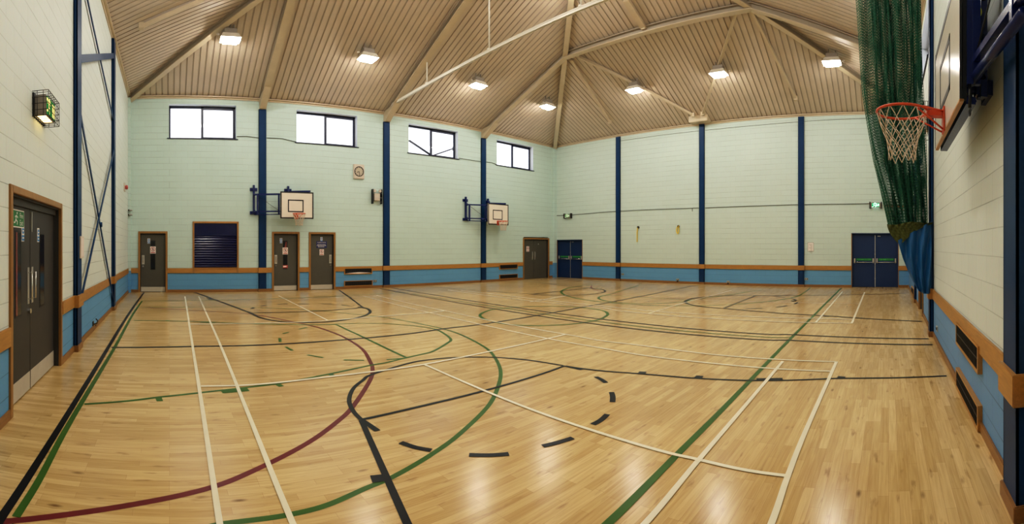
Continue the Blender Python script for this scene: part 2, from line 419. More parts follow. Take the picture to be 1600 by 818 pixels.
# ceiling: hipped ribbed roof lining, real corrugations
mb = MB(); PITCH = .21
def rib_slope(u0, u1, pt, hmax):
    """pt(u, d) -> xyz at distance d up the slope; u along eave"""
    prof = [(0, 0), (.76, 0), (.81, 1), (.95, 1)]
    us = []
    n = int((u1 - u0) / PITCH)
    for i in range(n + 1):
        for f, h in prof:
            u = u0 + (i + f) * (u1 - u0) / n
            if u < u1: us.append((u, h))
    us.append((u1, 0))
    mid = [x for x in (u0 + hmax, u1 - hmax)]
    for a, b in zip(us[:-1], us[1:]):
        da = min(a[0] - u0, u1 - a[0], hmax); db = min(b[0] - u0, u1 - b[0], hmax)
        pa0, pb0 = pt(a[0], 0), pt(b[0], 0); pa1, pb1 = pt(a[0], da), pt(b[0], db)
        up = lambda p, h: (p[0], p[1], p[2] + h * .022)
        q = [up(pa0, a[1]), up(pb0, b[1]), up(pb1, b[1]), up(pa1, a[1])]
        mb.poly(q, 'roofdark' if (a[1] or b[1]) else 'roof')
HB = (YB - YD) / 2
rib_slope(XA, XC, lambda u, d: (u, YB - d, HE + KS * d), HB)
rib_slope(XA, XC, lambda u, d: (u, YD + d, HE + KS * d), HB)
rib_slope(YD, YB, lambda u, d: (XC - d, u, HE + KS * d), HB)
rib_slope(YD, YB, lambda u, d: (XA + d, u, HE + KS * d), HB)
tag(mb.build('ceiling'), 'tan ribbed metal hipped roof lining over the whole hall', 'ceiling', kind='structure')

# ------------------------------------------------------------------ roof steel
def sweep(mb, path, lat, prof, mat_of):
    """extrude a closed profile [(lateral, vertical)] along a path; lat = lateral unit vector"""
    lat = Vector(lat); n = len(prof)
    rings = [[Vector(p) + lat * a + Vector((0, 0, b)) for a, b in prof] for p in path]
    for i in range(len(path) - 1):
        for k in range(n):
            l = (k + 1) % n
            mb.poly([rings[i][k], rings[i][l], rings[i+1][l], rings[i+1][k]], mat_of(k))
    mb.poly(rings[0][::-1], 'steel'); mb.poly(rings[-1], 'steel')
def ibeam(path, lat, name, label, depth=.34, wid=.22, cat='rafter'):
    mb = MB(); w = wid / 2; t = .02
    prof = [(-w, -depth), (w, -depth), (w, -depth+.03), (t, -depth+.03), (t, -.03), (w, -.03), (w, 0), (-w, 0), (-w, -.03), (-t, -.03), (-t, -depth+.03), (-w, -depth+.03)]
    sweep(mb, path, lat, prof, lambda k: 'steel' if k in (0, 1, 11) else 'steelshade')
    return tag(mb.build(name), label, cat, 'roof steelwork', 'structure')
COLX = [ws('B', 409.8), ws('B', 603.2), ws('B', 754.8)]
rl = ['cream rafter rising from the column beside the blue shutter', 'cream rafter rising to the ridge from the column right of the clock', 'cream rafter rising from the column at the second backboard']
for x, lb in zip(COLX, rl):
    ys = [YB - .02, YB - 1.0]
    h = min(x - XA, XC - x, HB)
    ys += [YB - h, YD + h, YD + 1.0, YD + .02]
    ys = sorted(set(round(v, 3) for v in ys), reverse=True)
    pts = [(x, y, roof_z(x, y) - .03) for y in ys]
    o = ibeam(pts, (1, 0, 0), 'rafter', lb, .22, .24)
# knees where rafters land on the columns
for x, lb in zip(COLX, ['cream knee plate above the column beside the shutter', 'cream knee plate above the column right of the clock', 'cream knee plate above the column at the second backboard']):
    mb = MB(); z0 = 6.80
    for side in (0,):
        mb.faces([(x-.12, YB-.01, z0), (x+.12, YB-.01, z0), (x+.12, YB-.16, z0), (x-.12, YB-.16, z0),
                  (x-.12, YB-.01, HE), (x+.12, YB-.01, HE), (x+.12, YB-1.0, HE+.12), (x-.12, YB-1.0, HE+.12)],
                 [(0,1,2,3), (4,7,6,5), (2,1,5,6), (0,3,7,4), (3,2,6,7), (1,0,4,5)], 'steel')
    tag(mb.build('knee_plate'), lb, 'rafter', 'roof steelwork', 'structure')
C45 = math.sqrt(.5)
hips = [((XC, YB), (-1, -1), 'cream hip beam above the corner with the grey double doors'),
        ((XA, YB), (1, -1), 'cream hip beam above the corner with the small grey door'),
        ((XC, YD), (-1, 1), 'cream hip beam running down behind the gathered green net'),
        ((XA, YD), (1, 1), 'cream hip beam over the corner behind the viewpoint')]
for (x, y), (dx, dy), lb in hips:
    pts = [(x + dx * d, y + dy * d, HE + KS * d - .02) for d in (.04, 3, 6, HB)]
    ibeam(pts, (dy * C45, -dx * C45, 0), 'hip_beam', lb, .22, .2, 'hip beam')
mb = MB()
mb.box((XA + HB, YD + HB - .12, HE + KS * HB - .34), (XC - HB, YD + HB + .12, HE + KS * HB - .02), 'steel')
tag(mb.build('ridge_beam'), 'cream ridge beam at the top of the roof', 'ridge beam', 'roof steelwork', 'structure')
def slope_pt(w, px, py, off=.1):
    t = th_(px); v = tv_(py); sn, cs = math.sin(t), math.cos(t)
    if w == 'C': r = (HE - off + KS * XC - EYE) / (v + KS * sn)
    elif w == 'A': r = (HE - off - KS * XA - EYE) / (v - KS * sn)
    elif w == 'B': r = (HE - off + KS * YB - EYE) / (v + KS * cs)
    return (r * sn, r * cs, EYE + v * r)
for w, p, q, wd, lb in [('C', (893, 93), (953, 191), .09, 'short cream strut ending above the first far wall column'),
                    ('C', (905, 89), (1083, 180), .09, 'cream strut running past a lamp down to the middle column head'),
                    ('C', (1172, 12), (1244, 154), .09, 'cream strut ending above the column nearest the green net'),
                    ('C', (1152, 14), (1098, 178), .09, 'steep cream strut behind a lamp above the middle column'),
                    ('C', (978, 0), (1006, 44), .22, 'cream beam stub meeting the crosswise beam from above'),
                    ('A', (318, 0), (221, 42), .08, 'thin cream strut on the roof above the left wall')]:
    mb = MB(); a, b = slope_pt(w, *p), slope_pt(w, *q)
    mb.bar(a, b, wd, .10, 'steel')
    e = Vector(b); mb.box(e - Vector((.07, .07, .06)), e + Vector((.07, .07, .10)), 'steel')
    tag(mb.build('roof_strut'), lb, 'strut', 'roof struts', 'structure')
# head box above the middle far-wall column
mb = MB(); s0, s1 = ws('C', 1112), ws('C', 1083); z0 = wz('C', 1097, 194)
mb.wbev('C', s0, s1, z0, z0 + .42, .0, .5, 'steel', .02)
mb.wbox('C', s0 + .15, s1 - .15, z0 + .42, z0 + .5, .0, .4, 'steelshade')
tag(mb.build('column_head'), 'cream boxed bracket on the head of the middle far wall column', 'bracket', kind='structure')
# eaves trim
for k, (w, nm) in enumerate((('A', 'left'), ('B', 'back'), ('C', 'far'), ('D', 'right'))):
    mb = MB(); s0, s1 = RANGE[w]
    mb.wbox(w, s0, s1, HE - .10, HE - .005, 0, .03, 'steel'); mb.wbox(w, s0, s1, HE - .04, HE - .005, 0, .10, 'steel')
    tag(mb.build('trim_%d' % (k + 1)), 'cream eaves strip along the top of the %s wall' % {'A': 'braced left', 'B': 'four-window', 'C': 'windowless far', 'D': 'hoop-side right'}[w], 'trim', kind='structure')

# ------------------------------------------------------------------ columns
def column(w, s0, s1, z1, prot, label):
    mb = MB(); f = (s1 - s0)
    mb.wbox(w, s0, s1, 0.0, z1, prot - .018, prot, 'navy')          # flange
    mb.wbox(w, s0 + f*.42, s1 - f*.42, 0.0, z1, .0, prot - .018, 'navy')
    mb.wbox(w, s0, s1, 0, z1, .001, .015, 'navy')
    mb.wbox(w, s0, s0 + .012, 0, z1, 0, prot, 'navy'); mb.wbox(w, s1 - .012, s1, 0, z1, 0, prot, 'navy')
    return tag(mb.build('column'), label, 'column', 'navy steel columns', 'structure')
COLS = []
def addcol(w, s0, s1, z1, prot, label): COLS.append((w, s0, s1, prot)); column(w, s0, s1, z1, prot, label)
for x, lb in zip(COLX, ['navy steel column between the blue shutter and the first hoop', 'navy steel column right of the clock', 'navy steel column in front of the second hoop arm']):
    addcol('B', x - .14, x + .14, 6.80, .06, lb)
for p, z1, lb in ((966.4, HE - .1, 'navy steel column nearest the far corner exit on the end wall'), (1097, HE - .06, 'navy steel column under the cream head box on the end wall'), (1252, HE - .1, 'navy steel column beside the pinned paper notice')):
    s = ws('C', p); addcol('C', s - .125, s + .125, z1, .06, lb)
addcol('A', 7.08, 7.42, HE - .1, .07, 'navy steel column nearest the grey fire exit on the left wall')
addcol('A', 11.85, 12.2, HE - .1, .07, 'navy steel column at the far end of the cross bracing')
addcol('D', 2.64, 2.95, HE - .1, .075, 'dark navy steel column at the right edge beside the near hoop')
addcol('D', 8.40, 8.68, HE - .1, .075, 'navy steel column against which the green net is gathered')
addcol('D', 13.6, 13.88, HE - .1, .06, 'navy steel column beyond the gathered net')

# ------------------------------------------------------------------ rails and skirtings
STOPS = {'A': [DOOR_A], 'B': DOORS_B + [HATCH[:2]], 'C': [C1D, C2D], 'D': [D_DOOR]}
SKST = {'A': [DOOR_A], 'B': DOORS_B, 'C': [C1D, C2D], 'D': [D_DOOR]}
def spans(w, stops):
    s0, s1 = RANGE[w]; cur = s0; out = []
    for a, b in sorted(stops):
        if a > cur: out.append((cur, a))
        cur = b
    if cur < s1: out.append((cur, s1))
    return out
wl = {'A': 'left', 'B': 'back', 'C': 'far', 'D': 'right'}
wdesc = {'A': 'cross-braced', 'B': 'four-window', 'C': 'windowless far', 'D': 'hoop-side right'}
for k, w in enumerate('ABCD'):
    mb = MB(); sk = MB(); oak = 'oak' if w in 'BD' else 'oaky'; so = 'skirtx' if w in 'BD' else 'skirty'
    for a, b in spans(w, STOPS[w]): mb.wbev(w, a, b, RAIL0, RAIL1, 0, .03, oak)
    for a, b in spans(w, SKST[w]):
        sk.wbev(w, a, b, 0, .10, 0, .022, so)
    for cw, a, b, pr in COLS:
        if cw == w:
            mb.wbev(w, a - .03, b + .03, RAIL0 - .005, RAIL1 + .005, 0, pr + .03, oak)
            sk.wbev(w, a - .02, b + .02, 0, .10, 0, pr + .02, so)
    tag(mb.build('trim_%d' % (k + 5)), 'orange oak dado rail along the %s wall' % wdesc[w], 'dado rail', kind='structure')
    tag(sk.build('baseboard_' + wl[w]), 'dark oak skirting board along the foot of the %s wall' % wdesc[w], 'skirting board', kind='structure')
# boxed corner
mb = MB(); mb.box((XA, YB - .22, 0), (XA + .10, YB, HE - .1), 'wallx'); tag(mb.build('trim_9'), 'slim boxed-in pipe casing in the corner by the small grey door', 'trim', kind='structure')
mb = MB(); mb.box((XC - .2, YB - .16, 0), (XC, YB, HE - .1), 'wallx'); tag(mb.build('trim_10'), 'slim boxed-in casing in the corner between two double doors', 'trim', kind='structure')

# ------------------------------------------------------------------ windows
def window(n, w, s0, s1, label, braces=None):
    z0, z1 = WIN_Z; o = -.26
    root = thing('window_%d' % n, label, 'window', W(w, (s0+s1)/2, 0, z0), 'high navy framed windows', 'structure')
    mb = MB(); t = .06; m = (s0 + s1) / 2
    for a, b, c, d in ((s0, s1, z0, z0+t), (s0, s1, z1-t*1.3, z1), (s0, s0+t, z0, z1), (s1-t, s1, z0, z1), (m-t*.7, m+t*.7, z0, z1)):
        mb.wbox(w, a, b, c, d, o - .04, o + .03, 'winframe')
    e = m + t*.7                                                   # the opening sash has its own inner frame
    for a, b, c, d in ((e, s1-t, z0+t, z0+t+.03), (e, s1-t, z1-t*1.3-.05, z1-t*1.3), (s1-t-.03, s1-t, z0+t, z1-t)):
        mb.wbox(w, a, b, c, d, o, o + .05, 'winframe')
    mb.build('window_frame', root)
    mb = MB(); mb.wquad(w, s0+.02, s1-.02, z0+.02, z1-.02, o, 'glass'); mb.build('window_pane', root)
    mb = MB(); mb.wbev(w, s0-.07, s1+.07, z0-.035, z0, -.22, .035, 'winframe'); mb.build('window_sill', root)
    if braces:
        mb = MB()
        for (pa, qa), (pb, qb) in braces:
            A = W(w, ws(w, pa), -.05, wz(w, pa, qa)); B = W(w, ws(w, pb), -.05, wz(w, pb, qb)); mb.bar(A, B, .05, .09, 'winframe', (0, 1, 0))
        bx = W(w, ws(w, 710), -.05, wz(w, 710, 232)); mb.box(Vector(bx) - Vector((.05, .03, .08)), Vector(bx) + Vector((.05, .03, .08)), 'winframe')
        mb.build('brace_bar', root)
wlab = ['high two-light window above the small grey door and shutter', 'high two-light window above the two single grey doors', 'high two-light window with a dark V-shaped brace across it', 'high two-light window nearest the far corner']
for n, ((a, b), lb) in enumerate(zip(B_WIN, wlab)):
    window(n + 1, 'B', a, b, lb, [((640, 219), (676, 243)), ((676, 243), (711, 231))] if n == 2 else None)
window(5, 'D', *D_WIN, 'high window mostly hidden behind the gathered green net')

# ------------------------------------------------------------------ doors
def pull(mb, w, s, z0, z1, o, wd=.06):
    mb.wbev(w, s - wd/2, s + wd/2, z0, z1, o, o + .006, 'alu', .002)
    a, b = W(w, s, o + .045, z0 + .06), W(w, s, o + .045, z1 - .06)
    mb.tube([W(w, s, o, z0 + .06), a, b, W(w, s, o, z1 - .06)], .009, 'chrome', 8)
def notice(mb, w, s0, s1, z0, z1, o):
    """white no-entry style prohibition notice"""
    mb.wbox(w, s0, s1, z0, z1, o, o + .004, 'signwhite'); cs, cz = (s0+s1)/2, z0 + (z1-z0)*.62; r = (s1-s0)*.36
    nrm = Vector(W(w, 0, 1, 0)) - Vector(W(w, 0, 0, 0))
    mb.tube([Vector(W(w, cs, o+.006, cz)) + (Vector(W(w, math.cos(a)*r, 0, math.sin(a)*r)) - Vector(W(w, 0, 0, 0))) for a in [i*math.pi/10 for i in range(20)]], r*.13, 'signpink', 5, True)
    mb.wbox(w, cs - r*.22, cs + r*.22, cz - r*.55, cz + r*.25, o+.004, o+.007, 'black')
    mb.disc(W(w, cs, o+.0075, cz + r*.42), r*.2, nrm, 'black', 12)
    mb.bar(W(w, cs - r*.7, o+.008, cz + r*.7), W(w, cs + r*.7, o+.008, cz - r*.7), r*.14, .003, 'signpink', nrm)
    mb.wbox(w, s0 + (s1-s0)*.1, s1 - (s1-s0)*.1, z0 + (z1-z0)*.07, z0 + (z1-z0)*.19, o+.004, o+.006, 'signpink')
def disc_sign(mb, w, s, z, o, r=.05):
    mb.wbox(w, s - r, s + r, z - r*1.9, z + r*1.9, o, o + .003, 'signwhite')
    nrm = Vector(W(w, 0, 1, 0)) - Vector(W(w, 0, 0, 0))
    mb.disc(W(w, s, o+.005, z + r*.75), r*.85, nrm, 'discblue', 18); mb.wbox(w, s-r*.9, s+r*.9, z-r*1.7, z-r*.35, o+.003, o+.005, 'discblue')
    mb.wbox(w, s-r*.45, s+r*.45, z+r*.55, z+r*.9, o+.0055, o+.007, 'signwhite')
    mb.wbox(w, s-r*.6, s+r*.6, z-r*1.2, z-r*.85, o+.005, o+.007, 'signwhite')
def frame(root, w, s0, s1, z1, mat='oakv', wd=.075, prot=.035, depth=.14):
    mb = MB()
    mb.wbev(w, s0, s0+wd, 0, z1, -.02, prot, mat); mb.wbev(w, s1-wd, s1, 0, z1, -.02, prot, mat); mb.wbev(w, s0+wd, s1-wd, z1-wd, z1, -.02, prot-.001, mat)
    for a, b, c, d in ((s0+.048, s0+wd, 0, z1-wd), (s1-wd, s1-.048, 0, z1-wd), (s0+.048, s1-.048, z1-wd-.02, z1-.048)):
        mb.wbox(w, a, b, c, d, -.2, -.02, 'greydark')
    mb.build('door_frame', root)
def single_door(n, d, label, handle_right, vision, extra):
    w = 'B'; s0, s1 = d
    root = thing('door_%d' % n, label, 'door', W(w, (s0+s1)/2, 0, 0), 'grey single doors', 'structure')
    frame(root, w, s0, s1, FRZ)
    a, b = s0 + .085, s1 - .085; o = -.09
    mb = MB(); mb.wbev(w, a, b, .01, FRZ - .10, o - .045, o, 'grey', .004); leaf = mb.build('door_leaf', root)
    mb = MB(); mb.wbev(w, a + .01, b - .01, .015, .19, o, o + .004, 'kick', .001); mb.build('kick_plate', leaf)
    mb = MB(); hs = b - .09 if handle_right else a + .09
    mb.wbev(w, hs - .05, hs + .05, 1.02, 1.36, o, o + .006, 'alu', .002); mb.tube([W(w, hs, o, 1.08), W(w, hs, o+.05, 1.08), W(w, hs, o+.05, 1.30), W(w, hs, o, 1.30)], .011, 'chrome', 8)
    mb.build('pull_handle', leaf)
    mb = MB(); nrm = (0, -1, 0); mb.disc(W(w, hs, o + .02, .95), .028, nrm, 'chrome', 16, .02); mb.build('door_lock', leaf)
    if vision:
        v0, v1 = a + (b-a)*.40, a + (b-a)*.60
        mb = MB(); mb.wbox(w, v0, v1, .82, 1.90, o, o + .002, 'black'); mb.wbox(w, v0+.02, v1-.02, .84, 1.88, o+.002, o+.004, 'darkglass')
        if vision == 2: mb.poly([W(w, v0+.03, o+.0045, 1.5), W(w, v1-.03, o+.0045, 1.5), W(w, v1-.03, o+.0045, 1.86), W(w, v1-.08, o+.0045, 1.86)], 'redglass')
        mb.build('vision_panel', leaf)
    extra(w, a, b, o + .005, leaf)
    return root
def ex1(w, a, b, o, leaf):
    c = a + (b-a)*.5
    mb = MB(); notice(mb, w, c-.105, c+.105, 1.42, 1.68, o); mb.build('door_notice', leaf, label='white prohibition notice with red ring')
    mb = MB(); disc_sign(mb, w, a + (b-a)*.33, 1.88, o-.004); mb.build('door_disc', leaf, label='small blue and white fire door disc')
def ex2(w, a, b, o, leaf):
    c = a + (b-a)*.5
    mb = MB(); notice(mb, w, c-.105, c+.105, 1.38, 1.64, o); mb.build('door_notice', leaf, label='white prohibition notice with red ring')
    mb = MB(); disc_sign(mb, w, a + (b-a)*.32, 1.90, o-.004); mb.build('door_disc', leaf, label='small blue and white fire door disc')
    mb = MB(); mb.wbox(w, c-.09, c+.10, .86, .97, o, o+.003, 'signpink'); mb.wbox(w, c-.08, c+.05, .90, .94, o+.003, o+.005, 'signwhite'); mb.build('door_sticker', leaf, label='red and white sticker at the foot of the glass')
def ex3(w, a, b, o, leaf):
    c = a + (b-a)*.5
    mb = MB(); mb.wbox(w, c-.21, c+.22, 1.62, 1.89, o-.005, o, 'signblue')
    mb.text('PLEASE NOTE', w, c-.17, c+.18, 1.815, 1.855, o+.002, 'signwhite')
    for zz, q in ((1.745, .17), (1.705, .19), (1.66, .14)):
        x = c - q
        while x < c + q - .03:
            l = random.uniform(.03, .08); mb.wbox(w, x, min(x + l, c + q), zz, zz + .018, o, o + .002, 'signwhite'); x += l + .014
    mb.build('door_sign', leaf, label='navy sign with white lettering')
    mb = MB(); notice(mb, w, c-.08, c+.10, 1.34, 1.57, o-.005); mb.build('door_notice', leaf, label='white prohibition notice with red ring')
    mb = MB(); disc_sign(mb, w, c, 1.96, o-.005, .045); mb.build('door_disc', leaf, label='small blue and white fire door disc')
single_door(1, DOORS_B[0], 'grey single door with dark glass slot in the corner by the left wall', False, 1, ex1)
single_door(2, DOORS_B[1], 'grey single door with glass slot, directly below the first hoop', False, 2, ex2)
single_door(3, DOORS_B[2], 'grey single door with a navy sign, left of the wall vents', True, 0, ex3)
# grey double door by the far corner
s0, s1 = DOORS_B[3]
root = thing('door_4', 'plain grey double doors in an oak frame by the far corner', 'door', W('B', (s0+s1)/2, 0, 0), None, 'structure')
FZ4 = 2.14
frame(root, 'B', s0, s1, FZ4); m = (s0+s1)/2; a, b = s0+.085, s1-.085; m4 = a + (b-a)*.44
for q, (p, r) in enumerate(((a, m4-.003), (m4+.003, b))):
    mb = MB(); mb.wbev('B', p, r, .01, FZ4-.10, -.135, -.09, 'grey', .004); leaf = mb.build('door_leaf', root)
    mb = MB(); hs = m4 - .09 if q == 0 else m4 + .09; pull(mb, 'B', hs, 1.0, 1.42, -.09, .05); mb.build('pull_handle', leaf)
    mb = MB(); mb.wbev('B', p+.01, r-.01, .015, .17, -.09, -.086, 'grey', .001); mb.build('kick_plate', leaf)
    if q == 0:
        mb = MB(); c = p + (r-p)*.45; notice(mb, 'B', c-.1, c+.1, 1.42, 1.70, -.088); mb.build('door_notice', leaf, label='white prohibition notice with red ring')
    else:
        mb = MB(); mb.disc(W('B', p + (r-p)*.35, -.085, 1.82), .03, (0, -1, 0), 'alu', 14, .005); mb.build('door_disc', leaf)
# navy double exits on the far wall
def exit_double(n, d, z1, label):
    w = 'C'; s0, s1 = d; o = -.12
    root = thing('door_%d' % n, label, 'door', W(w, (s0+s1)/2, 0, 0), 'navy double exit doors', 'structure')
    mb = MB()
    for a, b, c, e in ((s0, s0+.05, 0, z1), (s1-.05, s1, 0, z1), (s0, s1, z1-.05, z1)): mb.wbox(w, a, b, c, e, -.2, -.08, 'bluedoor')
    for a, b, c, e in ((s0-.015, s0+.012, 0, z1+.015), (s1-.012, s1+.015, 0, z1+.015), (s0-.015, s1+.015, z1-.012, z1+.015)): mb.wbox(w, a, b, c, e, -.15, .008, 'oakv' if e < z1 + .02 and b - a < .1 else 'bluedoor')
    mb.build('door_frame', root); m = (s0+s1)/2
    for q, (a, b) in enumerate(((s0+.05, m-.008), (m+.008, s1-.05))):
        mb = MB(); mb.wbev(w, a, b, .01, z1-.055, o-.045, o, 'bluedoor', .004); leaf = mb.build('door_leaf', root)
        mb = MB(); zb = 1.03
        for e in (a+.07, b-.07): mb.wbev(w, e-.028, e+.028, zb-.03, zb+.16, o, o+.06, 'alu', .006)
        mb.tube([W(w, a+.07, o+.075, zb), W(w, b-.07, o+.075, zb)], .017, 'chrome', 10)
        mb.build('push_bar', leaf, label='chrome push bar')
        mb = MB(); mb.wbox(w, a+.13, b-.13, zb+.065, zb+.165, o, o+.004, 'signgreen')
        mb.text('PUSH BAR TO OPEN', w, b-.16, a+.16, zb+.09, zb+.14, o+.006, 'lettergreen')
        mb.build('push_sign', leaf, label='green PUSH BAR TO OPEN strip')
    mb = MB(); mb.wbox(w, m-.012, m+.012, .01, z1-.06, o-.04, o+.012, 'alu')
    for zz in (.35, .95, 1.35): mb.wbox(w, m-.018, m+.018, zz, zz+.03, o, o+.018, 'alu')
    mb.wbox(w, m-.22, m-.10, z1-.12, z1-.095, o, o+.02, 'alu'); mb.build('meeting_strip', root, label='bright metal meeting strip between the leaves')
exit_double(5, C1D, 2.04, 'narrow navy double exit doors tight in the far corner')
exit_double(6, C2D, 2.215, 'navy double exit doors partly behind the blue net skirt')
# grey double fire exit on the left wall
w = 'A'; s0, s1 = DOOR_A; z1 = 2.26
root = thing('door_7', 'dark grey recessed double fire exit doors on the left wall', 'door', W(w, (s0+s1)/2, 0, 0), None, 'structure')
frame(root, w, s0, s1, z1, 'oakv', .075, .022); o = -.085
mb = MB(); mb.wbox(w, s0+.05, s1-.05, z1-.17, z1-.06, -.2, -.06, 'greydark'); mb.build('door_head', root, label='dark grey head rail above the doors')
a, b = s0+.095, s1-.095; m = a + (b-a)*.44
for q, (p, r) in enumerate(((a, m-.004), (m+.004, b))):
    mb = MB(); mb.wbev(w, p, r, .01, z1-.17, o-.045, o, 'greydark', .004); leaf = mb.build('door_leaf', root)
    mb = MB(); mb.wbev(w, p+.01, r-.01, .015, .22, o, o+.004, 'kick', .001); mb.build('kick_plate', leaf)
    mb = MB(); hs = m-.075 if q == 0 else m+.075; pull(mb, w, hs, 1.0, 1.42, o, .07); mb.build('pull_handle', leaf)
    vc = (p + r) / 2 + (.0 if q == 0 else -.05)
    mb = MB(); mb.wbox(w, vc-.11, vc+.11, .90, 1.83, o, o+.003, 'black'); mb.wbox(w, vc-.09, vc+.09, .92, 1.81, o+.003, o+.005, 'darkglass')
    if q == 0: mb.wbox(w, vc-.085, vc-.03, .92, 1.81, o+.005, o+.006, 'redglass')
    mb.build('vision_panel', leaf)
    mb = MB(); disc_sign(mb, w, (m-.27 if q == 0 else m+.33), 1.80, o, .045); mb.build('door_disc', leaf, label='small blue and white fire door disc')
    if q == 0:
        mb = MB(); mb.wbox(w, p+.18, p+.62, 1.86, 2.05, o+.001, o+.006, 'signwhite'); mb.wbox(w, p+.192, p+.608, 1.872, 2.038, o+.006, o+.008, 'signgreen')
        e = p + .46
        mb.text('Fire', w, e, e+.11, 1.965, 2.02, o+.010, 'signwhite'); mb.text('Exit', w, e, e+.11, 1.885, 1.945, o+.010, 'signwhite')
        f = p + .35; nrm = (1, 0, 0)
        mb.disc(W(w, f+.02, o+.010, 2.012), .014, nrm, 'signwhite', 12)
        for (u1, v1), (u2, v2) in (((0, 1.99), (-.02, 1.945)), ((0, 1.985), (.045, 1.965)), ((.0, 1.985), (-.045, 1.97)), ((-.02, 1.945), (.03, 1.92)), ((.03, 1.92), (.02, 1.89)), ((-.02, 1.945), (-.05, 1.91)), ((-.05, 1.91), (-.08, 1.91))):
            mb.bar(W(w, f+u1, o+.010, v1), W(w, f+u2, o+.010, v2), .014, .002, 'signwhite', nrm)
        mb.wbox(w, p+.21, p+.25, 1.885, 2.025, o+.008, o+.010, 'signwhite')
        mb.build('fire_exit_sign', leaf, label='green Fire Exit sign with running figure')
        mb = MB(); mb.disc(W(w, m-.06, o+.03, .92), .03, (1, 0, 0), 'chrome', 16, .03); mb.build('door_lock', leaf)
    else:
        mb = MB(); mb.wbox(w, p+.03, p+.05, 1.83, 2.06, o, o+.012, 'alu'); mb.build('flush_bolt', leaf)
# recessed grey door on the right wall behind the net
w = 'D'; s0, s1 = D_DOOR
root = thing('door_8', 'recessed grey door on the right wall under the blue net skirt', 'door', W(w, (s0+s1)/2, 0, 0), None, 'structure')
frame(root, w, s0, s1, FRZ); mb = MB(); mb.wbev(w, s0+.085, s1-.085, .01, FRZ-.1, -.22, -.17, 'grey', .004); leaf = mb.build('door_leaf', root)
mb = MB(); mb.wbev(w, s0+.1, s1-.1, .015, .19, -.17, -.166, 'kick', .001); mb.build('kick_plate', leaf)
mb = MB(); pull(mb, w, s0+.2, 1.0, 1.4, -.17); mb.build('pull_handle', leaf)

# ------------------------------------------------------------------ roller shutter hatch
s0, s1, z0, z1 = HATCH; w = 'B'
root = thing('roller_shutter', 'navy roller shutter in an oak frame on the four-window wall', 'shutter', W(w, (s0+s1)/2, 0, z0))
mb = MB(); t = .065
mb.wbev(w, s0, s0+t, z0, z1, -.02, .035, 'oakv'); mb.wbev(w, s1-t, s1, z0, z1, -.02, .035, 'oakv'); mb.wbev(w, s0+t, s1-t, z1-t, z1, -.02, .034, 'oak')
mb.build('shutter_frame', root)
mb = MB(); mb.wbev(w, s0+t, s1-t, z0, z0+.17, -.02, .028, 'oak'); mb.wbev(w, s0+t, s1-t, z0+.17, z0+.20, -.1, .05, 'oak'); mb.build('counter_board', root)
mb = MB(); zt = z1 - t - .46; zb = z0 + .2; n = 13; st = (zt - zb) / n
for i in range(n):
    zz = zb + i * st; pr = [(0, -.055), (.25*st, -.035), (.6*st, -.032), (.85*st, -.045), (st, -.058)]
    for (h0, o0), (h1, o1) in zip(pr[:-1], pr[1:]):
        mb.faces([W(w, s0+t, o0, zz+h0), W(w, s1-t, o0, zz+h0), W(w, s1-t, o1, zz+h1), W(w, s0+t, o1, zz+h1)], [(0, 1, 2, 3)], 'shutter', False)
mb.build('shutter_curtain', root, label='navy slatted shutter curtain')
mb = MB(); mb.wbev(w, s0+t, s1-t, zt, z1-t, -.07, -.015, 'shutter'); mb.build('shutter_box', root, label='plain navy roller box')

# ------------------------------------------------------------------ wall vents
def vent(w, s0, s1, z0, z1, label):
    root = thing('wall_vent', label, 'vent', W(w, (s0+s1)/2, 0, z0), 'black wall vents')
    mb = MB(); t = .03
    for a, b, c, d in ((s0-t, s1+t, z0-t, z0), (s0-t, s1+t, z1, z1+.02), (s0-t, s0, z0, z1), (s1, s1+t, z0, z1)): mb.wbox(w, a, b, c, d, 0, .045, 'oak' if w in 'BD' else 'oaky')
    mb.build('vent_frame', root)
    mb = MB(); mb.wquad(w, s0, s1, z0, z1, .034, 'grille'); n = int((s1-s0)/.04)
    for i in range(n): mb.wbox(w, s0+(i+.3)*(s1-s0)/n, s0+(i+.55)*(s1-s0)/n, z0, z1, .034, .041, 'black')
    mb.wbox(w, s0, s1, (z0+z1)/2-.005, (z0+z1)/2+.005, .034, .043, 'black'); mb.build('vent_grille', root)
    return root
a, b = ws('B', 538.5), ws('B', 580); r = vent('B', a, b, .61, .80, 'upper black vent right of the grey door with the navy sign')
mb = MB(); mb.poly([W('B', a+.03, .047, .625), W('B', (a+b)/2, .047, .605), W('B', b-.03, .047, .63), W('B', (a+b)/2, .047, .655)], 'signwhite'); mb.build('torn_paper', r, label='white strip along the lower edge')
vent('B', ws('B', 538.5), ws('B', 580.5), .13, .30, 'lower black vent right of the grey door with the navy sign')
vent('B', ws('B', 780.5), ws('B', 807.5), .60, .78, 'upper black vent left of the plain grey double doors')
vent('B', ws('B', 780.5), ws('B', 807.5), .12, .29, 'lower black vent left of the plain grey double doors')
vent('D', 4.02, 5.30, .55, .75, 'upper black vent in the rail near the right edge column')
vent('D', 4.02, 5.30, .04, .22, 'lower black vent at the skirting near the right edge column')
vent('D', 14.6, 15.9, .12, .29, 'black vent low on the right wall beyond the net')

